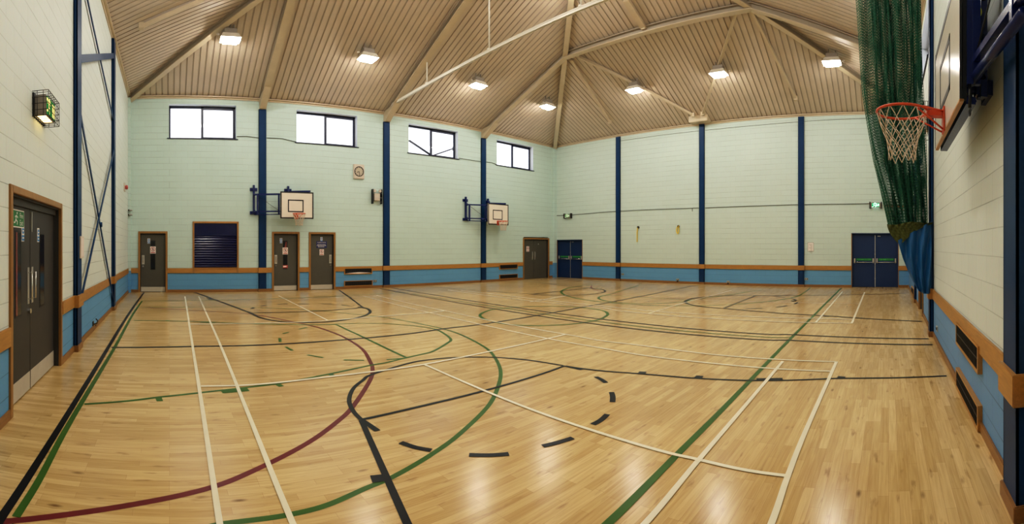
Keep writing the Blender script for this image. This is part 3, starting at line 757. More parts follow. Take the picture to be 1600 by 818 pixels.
# ------------------------------------------------------------------ sockets, plates, small wall fittings
def socket(w, px, py, label, plug=False):
    s, z = wall_pt(w, px, py); root = thing('wall_socket', label, 'socket', W(w, s, 0, z - .05), 'double wall sockets')
    mb = MB(); mb.wbev(w, s-.075, s+.075, z-.045, z+.045, 0, .02, 'alu', .006); mb.build('socket_plate', root)
    for d in (-.038, .038):
        mb = MB(); mb.wbox(w, s+d-.018, s+d+.018, z-.02, z+.02, .02, .026, 'black'); mb.build('socket_outlet', root)
    if plug:
        mb = MB(); mb.wbev(w, s-.03, s+.03, z-.10, z-.03, .0, .06, 'black', .008); mb.build('plug', root)
socket('B', 586, 438.5, 'small double socket between the vents and the next column')
socket('C', 973, 428, 'double socket just right of the first far wall column')
socket('C', 1059, 436.5, 'dark socket with plug low left of the middle far wall column', True)
socket('C', 1138, 440, 'dark socket with plug low right of the middle far wall column', True)
socket('C', 1260, 435.5, 'double socket under the pinned paper notice')
s, z = 7.6, .44; socket('D', 1465, 513, 'double socket low beside the net-side column')
# floor-level cleat on left wall
s, z = wall_pt('A', 145, 506)
root = thing('wall_cleat', 'small black cleat just above the skirting on the left wall', 'cleat', W('A', s, 0, z - .08))
mb = MB(); mb.wbev('A', s-.05, s+.05, z-.06, z+.06, 0, .02, 'hook', .005); mb.build('cleat_plate', root)
mb = MB(); mb.tube([W('A', s, .02, z), W('A', s, .08, z+.01), W('A', s, .10, z+.07), W('A', s, .06, z+.11)], .012, 'hook', 8); mb.tube([W('A', s-.06, .06, z-.02), W('A', s+.06, .06, z-.03)], .011, 'hook', 8); mb.build('cleat_hook', root)
# switch plate on column
mb = MB(); mb.wbev('A', 7.21, 7.50, 1.47, 1.83, .0705, .095, 'plastic', .006)
mb.wbox('A', 7.24, 7.47, 1.50, 1.80, .095, .098, 'paper'); tag(mb.build('white_panel'), 'flat white panel on the face of the nearest navy column on the left wall', 'panel')
# horn and little clips in corner
s, z = wall_pt('B', 203.5, 299.5)
root = thing('alarm_sounder', 'small brown and white alarm sounder high by the left corner', 'alarm', (XA, 15.2, 3.6))
mb = MB(); mb.wbev('A', 15.05, 15.45, 3.52, 3.78, -.004, .03, 'plastic', .008); mb.build('sounder_plate', root)
mb = MB(); mb.tube([W('A', 15.22, .03, 3.65), W('A', 15.22, .10, 3.65), W('A', 15.22, .13, 3.65)], [.06, .075, .05], 'signpink', 14); mb.build('sounder_horn', root)
root = thing('cable_clip', 'pair of small dark pipe clips in the corner by the small grey door', 'clip', (XA + .12, YB - .25, 2.8))
for zz in (2.80, 2.97):
    mb = MB(); mb.box((XA + .01, YB - .28, zz), (XA + .16, YB - .20, zz + .05), 'hook'); mb.tube([(XA+.05, YB-.30, zz+.025), (XA+.17, YB-.30, zz+.025)], .02, 'alu', 8); mb.build('clip_bar', root)

# ------------------------------------------------------------------ clock
s0, z0 = wall_pt('B', 551.5, 279); s1, z1 = wall_pt('B', 568.5, 257.5); w = 'B'; cs, cz = (s0+s1)/2, (z0+z1)/2
root = thing('wall_clock', 'square cream wall clock with round dial above the vents', 'clock', W(w, cs, 0, z0))
mb = MB(); mb.wbev(w, s0, s1, z0, z1, 0, .07, 'plastic', .02); mb.build('clock_case', root)
R = (s1 - s0) * .40; N = (0, -1, 0)
mb = MB(); mb.disc(W(w, cs, .074, cz), R, N, 'dialface', 32, .006)
for k in range(12):
    t = k * math.pi / 6; mb.bar(W(w, cs+math.sin(t)*R*.76, .076, cz+math.cos(t)*R*.76), W(w, cs+math.sin(t)*R*.92, .076, cz+math.cos(t)*R*.92), .018, .003, 'black', N)
mb.build('clock_dial', root)
mb = MB(); mb.tube([W(w, cs+math.sin(i*math.pi/16)*R, .078, cz+math.cos(i*math.pi/16)*R) for i in range(32)], .014, 'black', 6, True); mb.build('clock_rim', root)
for t, l, wd in ((math.radians(248), .55, .022), (math.radians(174), .80, .016)):
    mb = MB(); mb.bar(W(w, cs, .080, cz), W(w, cs+math.sin(t)*R*l, .080, cz+math.cos(t)*R*l), wd, .004, 'black', N); mb.build('clock_hand', root)

# ------------------------------------------------------------------ twin-head emergency lights
def twin_light(w, cs, zc, label):
    root = thing('emergency_light', label, 'emergency light', W(w, cs, 0, zc - .25), 'twin emergency lights')
    mb = MB(); mb.wbev(w, cs-.13, cs+.13, zc-.20, zc+.10, -.004, .12, 'plastic', .015); mb.build('battery_box', root)
    for d in (-.12, .12):
        mb = MB(); c = Vector(W(w, cs+d, .10, zc+.20)); n = (Vector(W(w, cs+d, 1, zc-.4)) - Vector(W(w, cs+d, 0, zc))).normalized()
        mb.tube([c - n*.05, c, c + n*.05, c + n*.06], [.03, .058, .062, .055], 'plastic', 14); mb.disc(c + n*.061, .05, n, 'signwhite', 14); mb.build('lamp_head', root)
    mb = MB()
    for d in (-.20, .20):
        mb.wbox(w, cs+d-.013, cs+d+.013, zc-.33, zc+.26, .0, .16, 'black')
    for zz in (zc-.25, zc-.08, zc+.09, zc+.26):
        mb.tube([W(w, cs-.20, .155, zz), W(w, cs+.20, .155, zz)], .005, 'alu', 5)
    mb.build('side_guard', root, label='black guard with thin wires')
s, z = wall_pt('B', 587.5, 306); twin_light('B', s, z, 'twin-lamp emergency light in a guard right of the clock')
# wire guarded box on the right wall by the net
w = 'D'; root = thing('wire_guard', 'wire cage guard on the right wall behind the near hoop', 'wire guard', W(w, 8.95, 0, 3.8))
mb = MB()
for i in range(8): zz = 3.82 + i*.09; mb.tube([W(w, 8.75, .01, zz), W(w, 8.75, .16, zz), W(w, 9.25, .16, zz), W(w, 9.25, .01, zz)], .006, 'cable', 5)
for i in range(7): ss = 8.75 + i*.083; mb.tube([W(w, ss, .16, 3.82), W(w, ss, .16, 4.45)], .006, 'cable', 5)
for i in range(3): mb.tube([W(w, 8.75, .03+.05*i, 3.82), W(w, 8.75, .03+.05*i, 4.45)], .006, 'cable', 5)
mb.build('guard_wires', root)
mb = MB(); mb.wbev(w, 8.84, 9.16, 3.95, 4.32, 0, .10, 'plastic', .01); mb.build('guarded_box', root)

# ------------------------------------------------------------------ exit signs
def man(mb, w, f, zc, o, k, mat, dr=1):
    n = Vector(W(w, 0, 1, 0)) - Vector(W(w, 0, 0, 0))
    mb.disc(W(w, f + .02*k*dr, o, zc + .075*k), .02*k, n, mat, 12)
    for (u1, v1), (u2, v2) in (((0, .05), (-.02, -.01)), ((0, .05), (.06, .03)), ((0, .05), (-.06, .03)), ((-.02, -.01), (.04, -.03)), ((.04, -.03), (.03, -.08)), ((-.02, -.01), (-.05, -.06)), ((-.05, -.06), (-.09, -.06))):
        mb.bar(W(w, f+u1*k*dr, o, zc+v1*k), W(w, f+u2*k*dr, o, zc+v2*k), .022*k, .002, mat, n)
w = 'A'; s0, s1 = 4.90, 5.36; z0, z1 = 3.13, 3.37
root = thing('exit_sign', 'lit green exit sign in a wire cage above the grey fire exit', 'exit sign', W(w, (s0+s1)/2, 0, z0), 'illuminated exit signs')
mb = MB(); mb.wbev(w, s0+.03, s1-.03, z0+.01, z1-.01, 0, .15, 'housing', .01); mb.wbox(w, s0-.01, s1+.01, z0-.01, z1+.01, 0, .02, 'black'); mb.build('sign_body', root)
mb = MB(); mb.wquad(w, s0+.04, s1-.04, z0+.02, z1-.02, .152, 'exitdim')
man(mb, w, s0+.14, (z0+z1)/2, .155, 1., 'exitwarm'); mb.wbox(w, s1-.17, s1-.08, z0+.04, z1-.05, .153, .156, 'exitwarm')
mb.wbox(w, s0+.05, s0+.20, z1-.07, z1-.04, .153, .156, 'exitwarm')
mb.build('sign_face', root, label='glowing green face with pale running figure')
mb = MB(); mb.poly([W(w, s0+.08, .03, z0+.008), W(w, s1-.08, .03, z0+.008), W(w, s1-.08, .13, z0+.008), W(w, s0+.08, .13, z0+.008)], 'exitglow'); mb.build('down_light', root, label='warm lit strip under the sign')
mb = MB(); g = .19
for i in range(5): zz = z0-.02 + i*(z1-z0+.04)/4; mb.tube([W(w, s0-.02, .0, zz), W(w, s0-.02, g, zz), W(w, s1+.02, g, zz), W(w, s1+.02, 0, zz)], .004, 'black', 5)
for i in range(8): ss = s0-.02 + i*(s1-s0+.04)/7; mb.tube([W(w, ss, 0, z0-.02), W(w, ss, g, z0-.02), W(w, ss, g, z1+.02), W(w, ss, 0, z1+.02)], .004, 'black', 5)
for e in (s0-.02, s1+.02):
    for oo in (.06, .13): mb.tube([W(w, e, oo, z0-.02), W(w, e, oo, z1+.02)], .004, 'black', 5)
mb.build('wire_cage', root, label='black wire cage')
def far_exit(px0, px1, py0, py1, label, lit):
    w = 'C'; sa, za = wall_pt(w, px0, py1); sb, zb = wall_pt(w, px1, py0); s0, s1 = sorted((sa, sb)); z0, z1 = za, zb
    root = thing('exit_sign', label, 'exit sign', W(w, (s0+s1)/2, 0, z0), 'illuminated exit signs')
    mb = MB(); mb.wbev(w, s0, s1, z0, z1, 0, .12, 'housing', .008); mb.build('sign_body', root)
    mb = MB(); mb.wquad(w, s0+.05, s1-.05, z0+.03, z1-.02, .122, 'exitgreen' if lit else 'exitdim'); h = (z0+z1)/2
    fm = 'exitwhite' if lit else 'dimlamp'
    man(mb, w, s0+(s1-s0)*.62, h, .125, 1.2, fm, -1)
    mb.wbox(w, s0+(s1-s0)*.14, s0+(s1-s0)*.30, z0+.06, z1-.05, .123, .126, fm)
    a = s0+(s1-s0)*.42; mb.poly([W(w, a-.07, .126, h+.0), W(w, a, .126, h-.07), W(w, a+.07, .126, h+.0)], fm); mb.wbox(w, a-.022, a+.022, h-.01, h+.08, .123, .126, fm)
    mb.build('sign_face', root)
    if lit:
        mb = MB(); mb.poly([W(w, s0+.06, .03, z0-.004), W(w, s1-.06, .03, z0-.004), W(w, s1-.06, .11, z0-.004), W(w, s0+.06, .11, z0-.004)], 'exitwhite'); mb.build('down_light', root)
    for e in (s0-.03, s1+.03):
        mb = MB(); mb.wbox(w, e-.02, e+.02, z0-.03, z1+.03, 0, .14, 'hook'); mb.build('end_guard', root)
far_exit(884, 893, 334, 340.5, 'dull pale exit sign above the corner navy doors', False)
far_exit(1360.5, 1376, 316.5, 324.5, 'bright green exit sign left of the gathered net', True)

# ------------------------------------------------------------------ notices, straps and hooks
def sheet(w, px0, px1, py0, py1, label, deco):
    s0, z1 = wall_pt(w, px0, py0); s1, z0 = wall_pt(w, px1, py1); s0, s1 = sorted((s0, s1))
    mb = MB(); mb.wbox(w, s0, s1, z0, z1, 0.001, .006, 'housing'); mb.wbox(w, s0+.012, s1-.012, z0+.012, z1-.012, .004, .0065, 'signwhite'); deco(mb, w, s0, s1, z0, z1)
    return tag(mb.build('wall_notice'), label, 'notice')
def d_paper(mb, w, s0, s1, z0, z1):
    mb.wbox(w, s0+.03, s1-.03, z0+.03, z1-.03, .006, .008, 'signwhite')
    for i in range(9): mb.wbox(w, s0+.06, s1-.06-.03*(i % 3), z1-.09-i*.045, z1-.078-i*.045, .008, .009, 'housing')
def d_blue(mb, w, s0, s1, z0, z1):
    h = z1-z0; mb.wbox(w, s0+.01, s1-.01, z0+h*.55, z1-.01, .006, .008, 'signblue'); mb.wbox(w, s0+.05, s0+.16, z0+h*.62, z0+h*.9, .008, .01, 'signwhite')
    mb.wbox(w, s0+.01, s1-.01, z0+.01, z0+h*.35, .006, .008, 'housing')
def d_red(mb, w, s0, s1, z0, z1):
    h = z1-z0; mb.wbox(w, s0+.03, s1-.03, z0+.02, z0+h*.22, .006, .008, 'signpink'); mb.wbox(w, s0+.06, s1-.06, z0+h*.4, z0+h*.95, .006, .008, 'black'); mb.wbox(w, s0+.08, s1-.08, z0+h*.55, z0+h*.7, .008, .01, 'signwhite')
sheet('C', 1262, 1271.5, 378.5, 392.5, 'white paper notice pinned right of the third far wall column', d_paper)
sheet('B', 863.6, 868.0, 379.5, 387, 'small blue and grey notice between the two double doors', d_blue)
sheet('B', 864, 868.2, 392, 402, 'narrow black and red notice between the two double doors', d_red)
def strap(px, py, loop, label):
    w = 'C'; s, z = wall_pt(w, px, py); root = thing('hanging_strap', label, 'strap', W(w, s, 0, z))
    mb = MB(); mb.disc(W(w, s, .03, z), .06, (-1, 0, 0), 'hook', 18, .03); mb.tube([W(w, s, .03, z), W(w, s, .09, z-.01), W(w, s, .11, z+.04)], .014, 'hook', 8); mb.build('wall_hook', root, label='round dark hook plate')
    mb = MB()
    if loop:
        pts = [W(w, s+.02, .06, z), W(w, s+.075, .06, z-.12), W(w, s+.07, .055, z-.25), W(w, s+.02, .05, z-.335), W(w, s-.03, .055, z-.25), W(w, s-.035, .06, z-.1), W(w, s-.03, .07, z+.02), W(w, s-.07, .07, z+.02)]
        P = [Vector(p) for p in pts]
        for a, b in zip(P[:-1], P[1:]): mb.bar(a, b, .05, .012, 'yellow', (-1, 0, 0))
    else:
        P = [Vector(W(w, s+.02, .05, z-.02)), Vector(W(w, s+.05, .04, z-.25)), Vector(W(w, s+.05, .035, z-.5)), Vector(W(w, s+.06, .03, z-.70))]
        for a, b in zip(P[:-1], P[1:]): mb.bar(a, b, .055, .012, 'yellow', (-1, 0, 0))
    mb.build('webbing', root, label='yellow webbing')
strap(997.5, 355, False, 'long single yellow strap hanging from a hook on the far wall')
strap(1060.3, 353.5, True, 'looped yellow strap on a hook left of the middle column')

# ------------------------------------------------------------------ cables
def cable(pts, label, r=.012):
    mb = MB(); mb.tube(pts, r, 'cable', 6); tag(mb.build('wall_cable'), label, 'cable')
def cpts(w, L, o=.012): return [W(w, wall_pt(w, *p)[0], o, wall_pt(w, *p)[1]) for p in L]
cable(cpts('C', [(868, 331), (868, 336.5), (884, 336), (912, 334), (940, 331.5), (963, 330)], .015), 'grey cable on the far wall left of the first column, by the pale sign')
cable(cpts('C', [(970, 329.5), (1020, 327), (1070, 325.5), (1092, 324.5)], .015), 'grey cable on the far wall between the first and middle columns')
cable(cpts('C', [(1102, 324.5), (1180, 321.5), (1247, 319.5)], .015), 'grey cable on the far wall between the middle and third columns')
cable(cpts('C', [(1257, 319.5), (1320, 318.5), (1359, 318)], .015), 'grey cable running to the bright green exit sign')
cable(cpts('C', [(1082, 325), (1082, 330)], .015), 'short cable drop just left of the middle far wall column', .014)
cable(cpts('C', [(970, 220), (1030, 211.5), (1092, 204.5)], .01), 'thin mortar line drawn as a cable, high on the far wall left of the middle column', .007)  # this and the next two: likely a mortar joint, added as thin cable tubes
cable(cpts('C', [(1102, 203.5), (1180, 196), (1247, 190.5)], .01), 'thin mortar line drawn as a cable, high on the far wall right of the middle column', .007)
cable(cpts('C', [(1257, 189.5), (1310, 186.5), (1356, 185)], .01), 'thin mortar line drawn as a cable, high on the far wall right of the third column', .007)
cable(cpts('B', [(370, 213.2), (385, 213), (404, 215.5)], .015), 'drooping cable from the first window to the first column')
cable(cpts('B', [(417, 215.5), (440, 216.5), (462, 221.5)], .015), 'drooping cable from the first column to the second window')
cable(cpts('B', [(717, 247), (735, 250), (751, 252.5)], .015), 'drooping cable from the third window to the third column')
cable(cpts('B', [(760, 253), (768, 254), (776, 257)], .015), 'short drooping cable from the third column to the fourth window')

# ------------------------------------------------------------------ cross bracing, left wall
root = thing('cross_brace', 'dark steel cross bracing between two navy columns on the left wall', 'bracing', W('A', 9.6, 0, .3))
def brace(p, q, wd, nm='brace_bar', o=.045):
    mb = MB(); mb.bar(W('A', p[0], o, p[1]), W('A', q[0], o, q[1]), wd, .02, 'navy', (1, 0, 0)); mb.build(nm, root)
brace((7.42, 6.30), (11.9, 4.98), .07); brace((7.42, 4.76), (11.9, 6.66), .13, o=.06)
brace((7.42, 3.88), (11.9, .28), .08); brace((7.42, .82), (11.9, 4.2), .075, o=.065)
mb = MB(); sx, sz = 9.63, 2.13; mb.disc(W('A', sx, .085, sz), .055, (1, 0, 0), 'navy', 14, .05); mb.build('brace_plate', root)

# ------------------------------------------------------------------ lamps
def make_lamp():
    root = thing('high_bay_lamp', 'x', 'lamp', (0, 0, 0), 'square high-bay lamps under the roof')
    mb = MB(); mb.bev((-.2, -.13, .20), (.2, .13, .36), 'housing', .015)
    mb.tube([(-.12, 0, .36), (-.12, 0, .52)], .02, 'housing', 8); mb.tube([(.12, 0, .36), (.12, 0, .52)], .02, 'housing', 8); mb.build('gear_box', root)
    mb = MB()
    a, b, c, d = (-.24, -.17, .2), (.24, -.17, .2), (.24, .17, .2), (-.24, .17, .2); e, f, g, h = (-.31, -.23, .05), (.31, -.23, .05), (.31, .23, .05), (-.31, .23, .05)
    mb.faces([a, b, c, d, e, f, g, h], [(0, 1, 5, 4), (1, 2, 6, 5), (2, 3, 7, 6), (3, 0, 4, 7), (3, 2, 1, 0)], 'reflector'); mb.build('reflector', root)
    mb = MB(); mb.bev((-.235, -.17, -.02), (.235, .17, .075), 'lamp', .02); mb.build('lamp_lens', root, label='glowing white lens')
    mb = MB(); mb.tube([(-.34, -.1, .16), (-.40, -.1, .16), (-.43, -.1, .15)], [.02, .03, .018], 'signwhite', 8); mb.build('sensor', root)
    return root
LAMPS = [(1.85, 13.85, 'lit lamp above the shutter, nearest the left wall'), (6.43, 13.9, 'lit lamp above the clock between two rafters'),
         (11.14, 13.94, 'lit lamp above the third window'), (15.1, 13.93, 'lit lamp beside the hip beam of the far corner'),
         (15.78, 9.78, 'lit lamp on the long strut left of the middle far column'), (15.74, 6.13, 'lit lamp on the steep strut above the middle far column'),
         (15.4, 1.92, 'lit lamp on the hip beam left of the green net'), (11.0, 9.4, 'lit lamp at the top edge above the far corner hip'),
         (10.6, 6.1, 'lit lamp high over the far half of the hall'), (6.4, 9.75, 'lit lamp high over the near half beside the ridge'),
         (6.4, 6.1, 'lit lamp high over the near half away from the windows'), (1.85, 9.8, 'lit lamp high above the green court key'),
         (1.85, 6.0, 'lit lamp high above the left wall fire exit'), (1.85, 2.0, 'lit lamp nearest the viewpoint corner'),
         (6.4, 2.0, 'lit lamp above the near hoop side of the hall'), (10.4, 1.6, 'lit lamp above the gathered net side of the hall')]
L0 = make_lamp()
for i, (x, y, lb) in enumerate(LAMPS):
    o = L0 if i == 0 else copy_tree(L0)
    z = roof_z(x, y) - .52
    o.location = (x, y, z); o['label'] = lb
    if x > 14.9: o.rotation_euler.z = math.pi / 2 if y < 11 else 0

# ------------------------------------------------------------------ curtain track
XT = COLX[1]; ZT = 7.40
root = thing('curtain_track', 'white curtain track hanging across the hall on thin rods', 'track', (XT, 8, ZT))
mb = MB(); mb.box((XT-.05, YD+.1, ZT-.01), (XT+.05, YB-.1, ZT+.015), 'rail'); mb.box((XT-.04, YD+.1, ZT-.07), (XT-.012, YB-.1, ZT-.01), 'rail'); mb.box((XT+.012, YD+.1, ZT-.07), (XT+.04, YB-.1, ZT-.01), 'rail'); mb.build('track_rail', root)
for y in (13.65, 10.25, 6.85, 3.45):
    mb = MB(); mb.tube([(XT, y, ZT), (XT, y, roof_z(XT, y) - .36)], .022, 'rail', 8); mb.box((XT-.06, y-.03, ZT+.01), (XT+.06, y+.03, ZT+.05), 'rail'); mb.build('hanger_rod', root)

# ------------------------------------------------------------------ basketball units (local: u along wall, v = -y out of the wall)
def make_hoop(name, label, bw, v_b, sgn, bmat, ringx, posts, near=False):
    root = thing(name, label, 'basketball hoop', (0, 0, 0), 'wall-mounted basketball hoops')
    P = lambda u, v, z: (u * sgn, -v, z)
    def bx(mb, u0, u1, v0, v1, z0, z1, mat): mb.box(P(u0, v0, z0), P(u1, v1, z1), mat)
    zb0, zb1 = 2.70, 3.69
    # wall posts
    for u in posts:
        mb = MB(); bx(mb, u-.035, u+.035, .03, .10, 2.88, 3.96, 'navyframe')
        for z in (3.80, 2.93):
            bx(mb, u-.14, u+.14, .0, .04, z-.06, z+.06, 'navyframe'); bx(mb, u-.06, u+.06, .04, .12, z-.035, z+.035, 'navyframe')
        mb.build('wall_post', root)
    # swing frames
    for k, (u0, u1) in enumerate(((posts[0], -bw/2 + .12), (posts[1], bw/2 - .08))):
        va, vb = .14, v_b - .10; f = lambda t: va + (vb - va) * t
        top = 3.60 if k == 0 else 3.74
        mb = MB()
        for z, h in ((top, .06), (2.97, .05)): mb.bar(P(u0, va, z), P(u1, vb, z), .05, h, 'navyframe')
        mb.tube([P(u0, va, 2.86), P(u1, vb, 2.86)], .018 if not near else .035, 'navyframe', 8)
        for t in (.12, .86): mb.bar(P(u0+(u1-u0)*t, f(t), 2.86), P(u0+(u1-u0)*t, f(t), top), .055, .055, 'navyframe', (1, 0, 0))
        mb.tube([P(u0+(u1-u0)*.12, f(.12), top-.05), P(u0+(u1-u0)*.86, f(.86), 3.0)], .007, 'black', 6)
        for z in (top, 2.97): mb.tube([P(u0, va, z-.05), P(u0, va, z+.06)], .04, 'navyframe', 10)
        mb.build('swing_frame', root)
    # board frame behind the board
    mb = MB()
    for u in (-bw*.36, -bw*.12, bw*.12, bw*.36): bx(mb, u-.022, u+.022, v_b-.085, v_b-.035, zb0+.03, zb1+.02, 'navyframe')
    for z in (zb0+.08, (zb0+zb1)/2, zb1-.06): bx(mb, -bw/2+.04, bw/2-.04, v_b-.075, v_b-.03, z-.022, z+.022, 'navyframe')
    if near:
        bx(mb, -.78, -.755, .262, .287, 2.78, 3.9, 'alu'); bx(mb, -.845, -.80, .235, .28, 2.80, 3.9, 'navyframe')
        mb.tube([P(-.822, .257, 2.80), P(-.822, .257, 2.64)], .012, 'black', 8)
        mb.tube([Vector(P(-.822, .257, 2.61)) + Vector((math.cos(i*.63)*.026, 0, math.sin(i*.63)*.026)) for i in range(10)], .006, 'black', 6, True)
        bx(mb, -bw/2+.02, bw/2-.02, v_b-.12, v_b-.05, zb0-.03, zb0+.02, 'navyframe')
        bx(mb, -bw/2+.02, -bw/2+.05, v_b-.055, v_b-.025, zb0, zb1, 'black')
        bx(mb, -.69, -.64, .15, .20, 2.86, 3.9, 'navyframe'); bx(mb, -.60, -.55, .08, .13, 2.80, 3.9, 'navyframe')
        for z in (2.95, 3.25, 3.55): mb.tube([P(-.80, .26, z), P(-.58, .10, z)], .022, 'navyframe', 8)
    mb.build('board_frame', root)
    # board with printed border and target
    mb = MB(); bx(mb, -bw/2, bw/2, v_b-(.014 if near else .03), v_b, zb0, zb1, bmat)
    t = .048 if not near else .06
    def strip(u0, u1, z0, z1): bx(mb, u0, u1, v_b, v_b+.003, z0, z1, 'black')
    strip(-bw/2, bw/2, zb1-t, zb1)
    if not near:
        strip(-bw/2, bw/2, zb0, zb0+t); strip(-bw/2, -bw/2+t, zb0, zb1); strip(bw/2-t, bw/2, zb0, zb1)
    else:
        bx(mb, -bw/2-.006, -bw/2, v_b-.016, v_b+.002, zb0, zb1, 'black'); bx(mb, -bw/2, bw/2, v_b-.03, v_b+.002, zb0-.02, zb0, 'oak')
        bx(mb, bw/2, bw/2+.012, v_b-.035, v_b+.004, zb0, zb1, 'black')
    tw = .30 if not near else .36; c0 = ringx - .02; za, zc = 2.94, 3.40; q = .042 if not near else .055
    strip(c0-tw, c0+tw, za, za+q); strip(c0-tw, c0+tw, zc-q, zc); strip(c0-tw, c0-tw+q, za, zc); strip(c0+tw-q, c0+tw, za, zc)
    mb.build('backboard', root, label='white backboard with black border and target rectangle')
    # ring
    mb = MB(); R = .228; zc = 2.86; vc = v_b + .15 + R
    mb.tube([P(ringx + math.cos(i*math.pi/20)*R, vc + math.sin(i*math.pi/20)*R, zc) for i in range(40)], .012, 'ring', 8, True)
    bx(mb, ringx-.07, ringx+.07, v_b+.003, v_b+.016, zc-.18, zc+.04, 'ring')
    bx(mb, ringx-.045, ringx+.045, v_b+.016, v_b+.16, zc-.04, zc+.012, 'ring')
    for s in (-1, 1): mb.tube([P(ringx+s*.05, v_b+.02, zc-.16), P(ringx+s*.16, vc-R*.55, zc-.01)], .009, 'ring', 6)
    for s in (-1, 1): mb.tube([P(ringx+s*.05, v_b+.016, zc), P(ringx+s*.17, vc-R*.75, zc)], .009, 'ring', 6)
    ring = mb.build('ring', root, label='orange hoop ring with bracket')
    # net
    mb = MB(); n = 12; rows = [(0, R), (.10, .205), (.18, .17), (.25, .145), (.31, .13), (.37, .125), (.43, .12)]
    def np_(i, j):
        a = (j + .5 * (i % 2)) * 2 * math.pi / n; r = rows[i][1]; dz = rows[i][0] * (1 + .04 * math.sin(j * 2.1))
        return P(ringx + math.cos(a)*r, vc + math.sin(a)*r, zc - dz)
    rr = .0042 if near else .006
    for i in range(len(rows) - 1):
        for j in range(n):
            if i % 2 == 0: qs = (j, j - 1)
            else: qs = (j, j + 1)
            for q in qs: mb.tube([np_(i, j), np_(i+1, q)], rr, 'netcord', 5)
    for j in range(n): mb.sphere(np_(3, j), rr*1.8, 'netcord', 6, 4)
    mb.build('hoop_net', ring, label='white cord net')
    return root
H1 = make_hoop('basketball_hoop', 'basketball hoop above the two single grey doors', 1.27, .60, 1, 'white', -.03, (-1.52, -.20))
H1.location = (4.64, YB, 0)
H2 = copy_tree(H1); H2.location = (14.18, YB, 0); H2['label'] = 'basketball hoop beside the column nearest the far corner, left of the grey double doors'
H3 = make_hoop('basketball_hoop', 'large near basketball hoop at the upper right with orange ring', 1.65, .33, -1, 'boardnear', .07, (-1.75, -.3), True)
# out of wall D is +y: turn the local frame half round
H3.location = (4.02, YD, 0); H3.rotation_euler.z = math.pi
H4 = copy_tree(H3); H4.location = (13.3, YD, 0); H4['label'] = 'basketball hoop on the right wall hidden behind the gathered green net'
# ball wedged behind the near board
mb = MB(); mb.sphere((3.27, -.63, 3.36), .045, 'ball'); tag(mb.build('yellow_ball'), 'small yellow ball wedged behind the near backboard', 'ball')

# ------------------------------------------------------------------ gathered division net
XN = XT
root = thing('division_net', 'gathered green division net with blue skirt hanging at the right wall', 'net curtain', (XN, -.2, .8))
def pol(t, pts):
    for (a, x), (b, y) in zip(pts[:-1], pts[1:]):
        if t <= b: return x + (y - x) * (t - a) / (b - a)
    return pts[-1][1]
def yx(px): return XN / math.tan(th_(px))
def zy(py): return EYE + tv_(py) * XN
ZTOP, ZBOT = ZT - .08, zy(352)
LEFT = [(zy(-92), yx(1332)), (zy(0), yx(1338)), (zy(150), yx(1350)), (zy(250), yx(1364)), (zy(352), yx(1387))]
RIGHT = [(zy(-92), yx(1436)), (zy(0), yx(1439)), (zy(150), yx(1443)), (zy(250), yx(1446)), (zy(352), yx(1448))]
LEFT = sorted(LEFT); RIGHT = sorted(RIGHT)
def net_sheet(mb, nu, nv, folds, amp, seed, mat, r, f0=0., f1=1.):
    rnd = random.Random(seed); ph = [rnd.uniform(0, 6.28) for _ in range(4)]
    def P(i, j):
        t = i / nu; z = ZTOP + (ZBOT - ZTOP) * j / nv
        yl, yr = pol(z, LEFT), pol(z, RIGHT)
        tt = f0 + (f1 - f0) * t
        tt += .018 * math.sin(folds * 6.283 * t * .37 + ph[0] + z * .5) + .012 * math.sin(z * 1.7 + ph[1])
        y = yl + (yr - yl) * tt
        x = XN + amp * math.sin(folds * 6.283 * t + ph[2] + .35 * math.sin(z * .9 + ph[3])) + .05 * math.sin(3.1 * t * 6.28 + z)
        return Vector((x, y, z))
    g = [[P(i, j) for j in range(nv + 1)] for i in range(nu + 1)]
    def strand(a, b):
        t = (b - a); s = t.cross(Vector((.3, 1, .2))); 
        if s.length < 1e-6: return
        s.normalize(); u = s.cross(t).normalized(); k = r
        c = [s * k, (s * -.5 + u * .87) * k, (s * -.5 - u * .87) * k]
        i0 = len(mb.v); mb.v += [tuple(a + q) for q in c] + [tuple(b + q) for q in c]
        m = mb.mi(mat)
        for p, q in ((0, 1), (1, 2), (2, 0)): mb.f.append((i0+p, i0+q, i0+3+q, i0+3+p)); mb.m.append(m); mb.sm.append(True)
    for i in range(nu + 1):
        for j in range(nv + 1):
            if i < nu: strand(g[i][j], g[i+1][j])
            if j < nv: strand(g[i][j], g[i][j+1])
mb = MB(); net_sheet(mb, 52, 96, 5.5, .10, 3, 'green', .0062); net_sheet(mb, 46, 96, 4.2, .09, 9, 'green', .0062, .04, 1.)
net_sheet(mb, 40, 96, 6.3, .08, 21, 'green', .0062, .22, .97)
mb.build('netting', root, label='dark green square-mesh netting in folds')
for i in range(14):
    mb = MB(); y = pol(ZTOP, LEFT) + (pol(ZTOP, RIGHT) - pol(ZTOP, LEFT)) * (i + .5) / 14; mb.tube([(XN, y, ZTOP-.03), (XN, y, ZT-.02)], .012, 'alu', 6); mb.box((XN-.02, y-.02, ZT-.06), (XN+.02, y+.02, ZT-.02), 'black'); mb.build('glider', root)
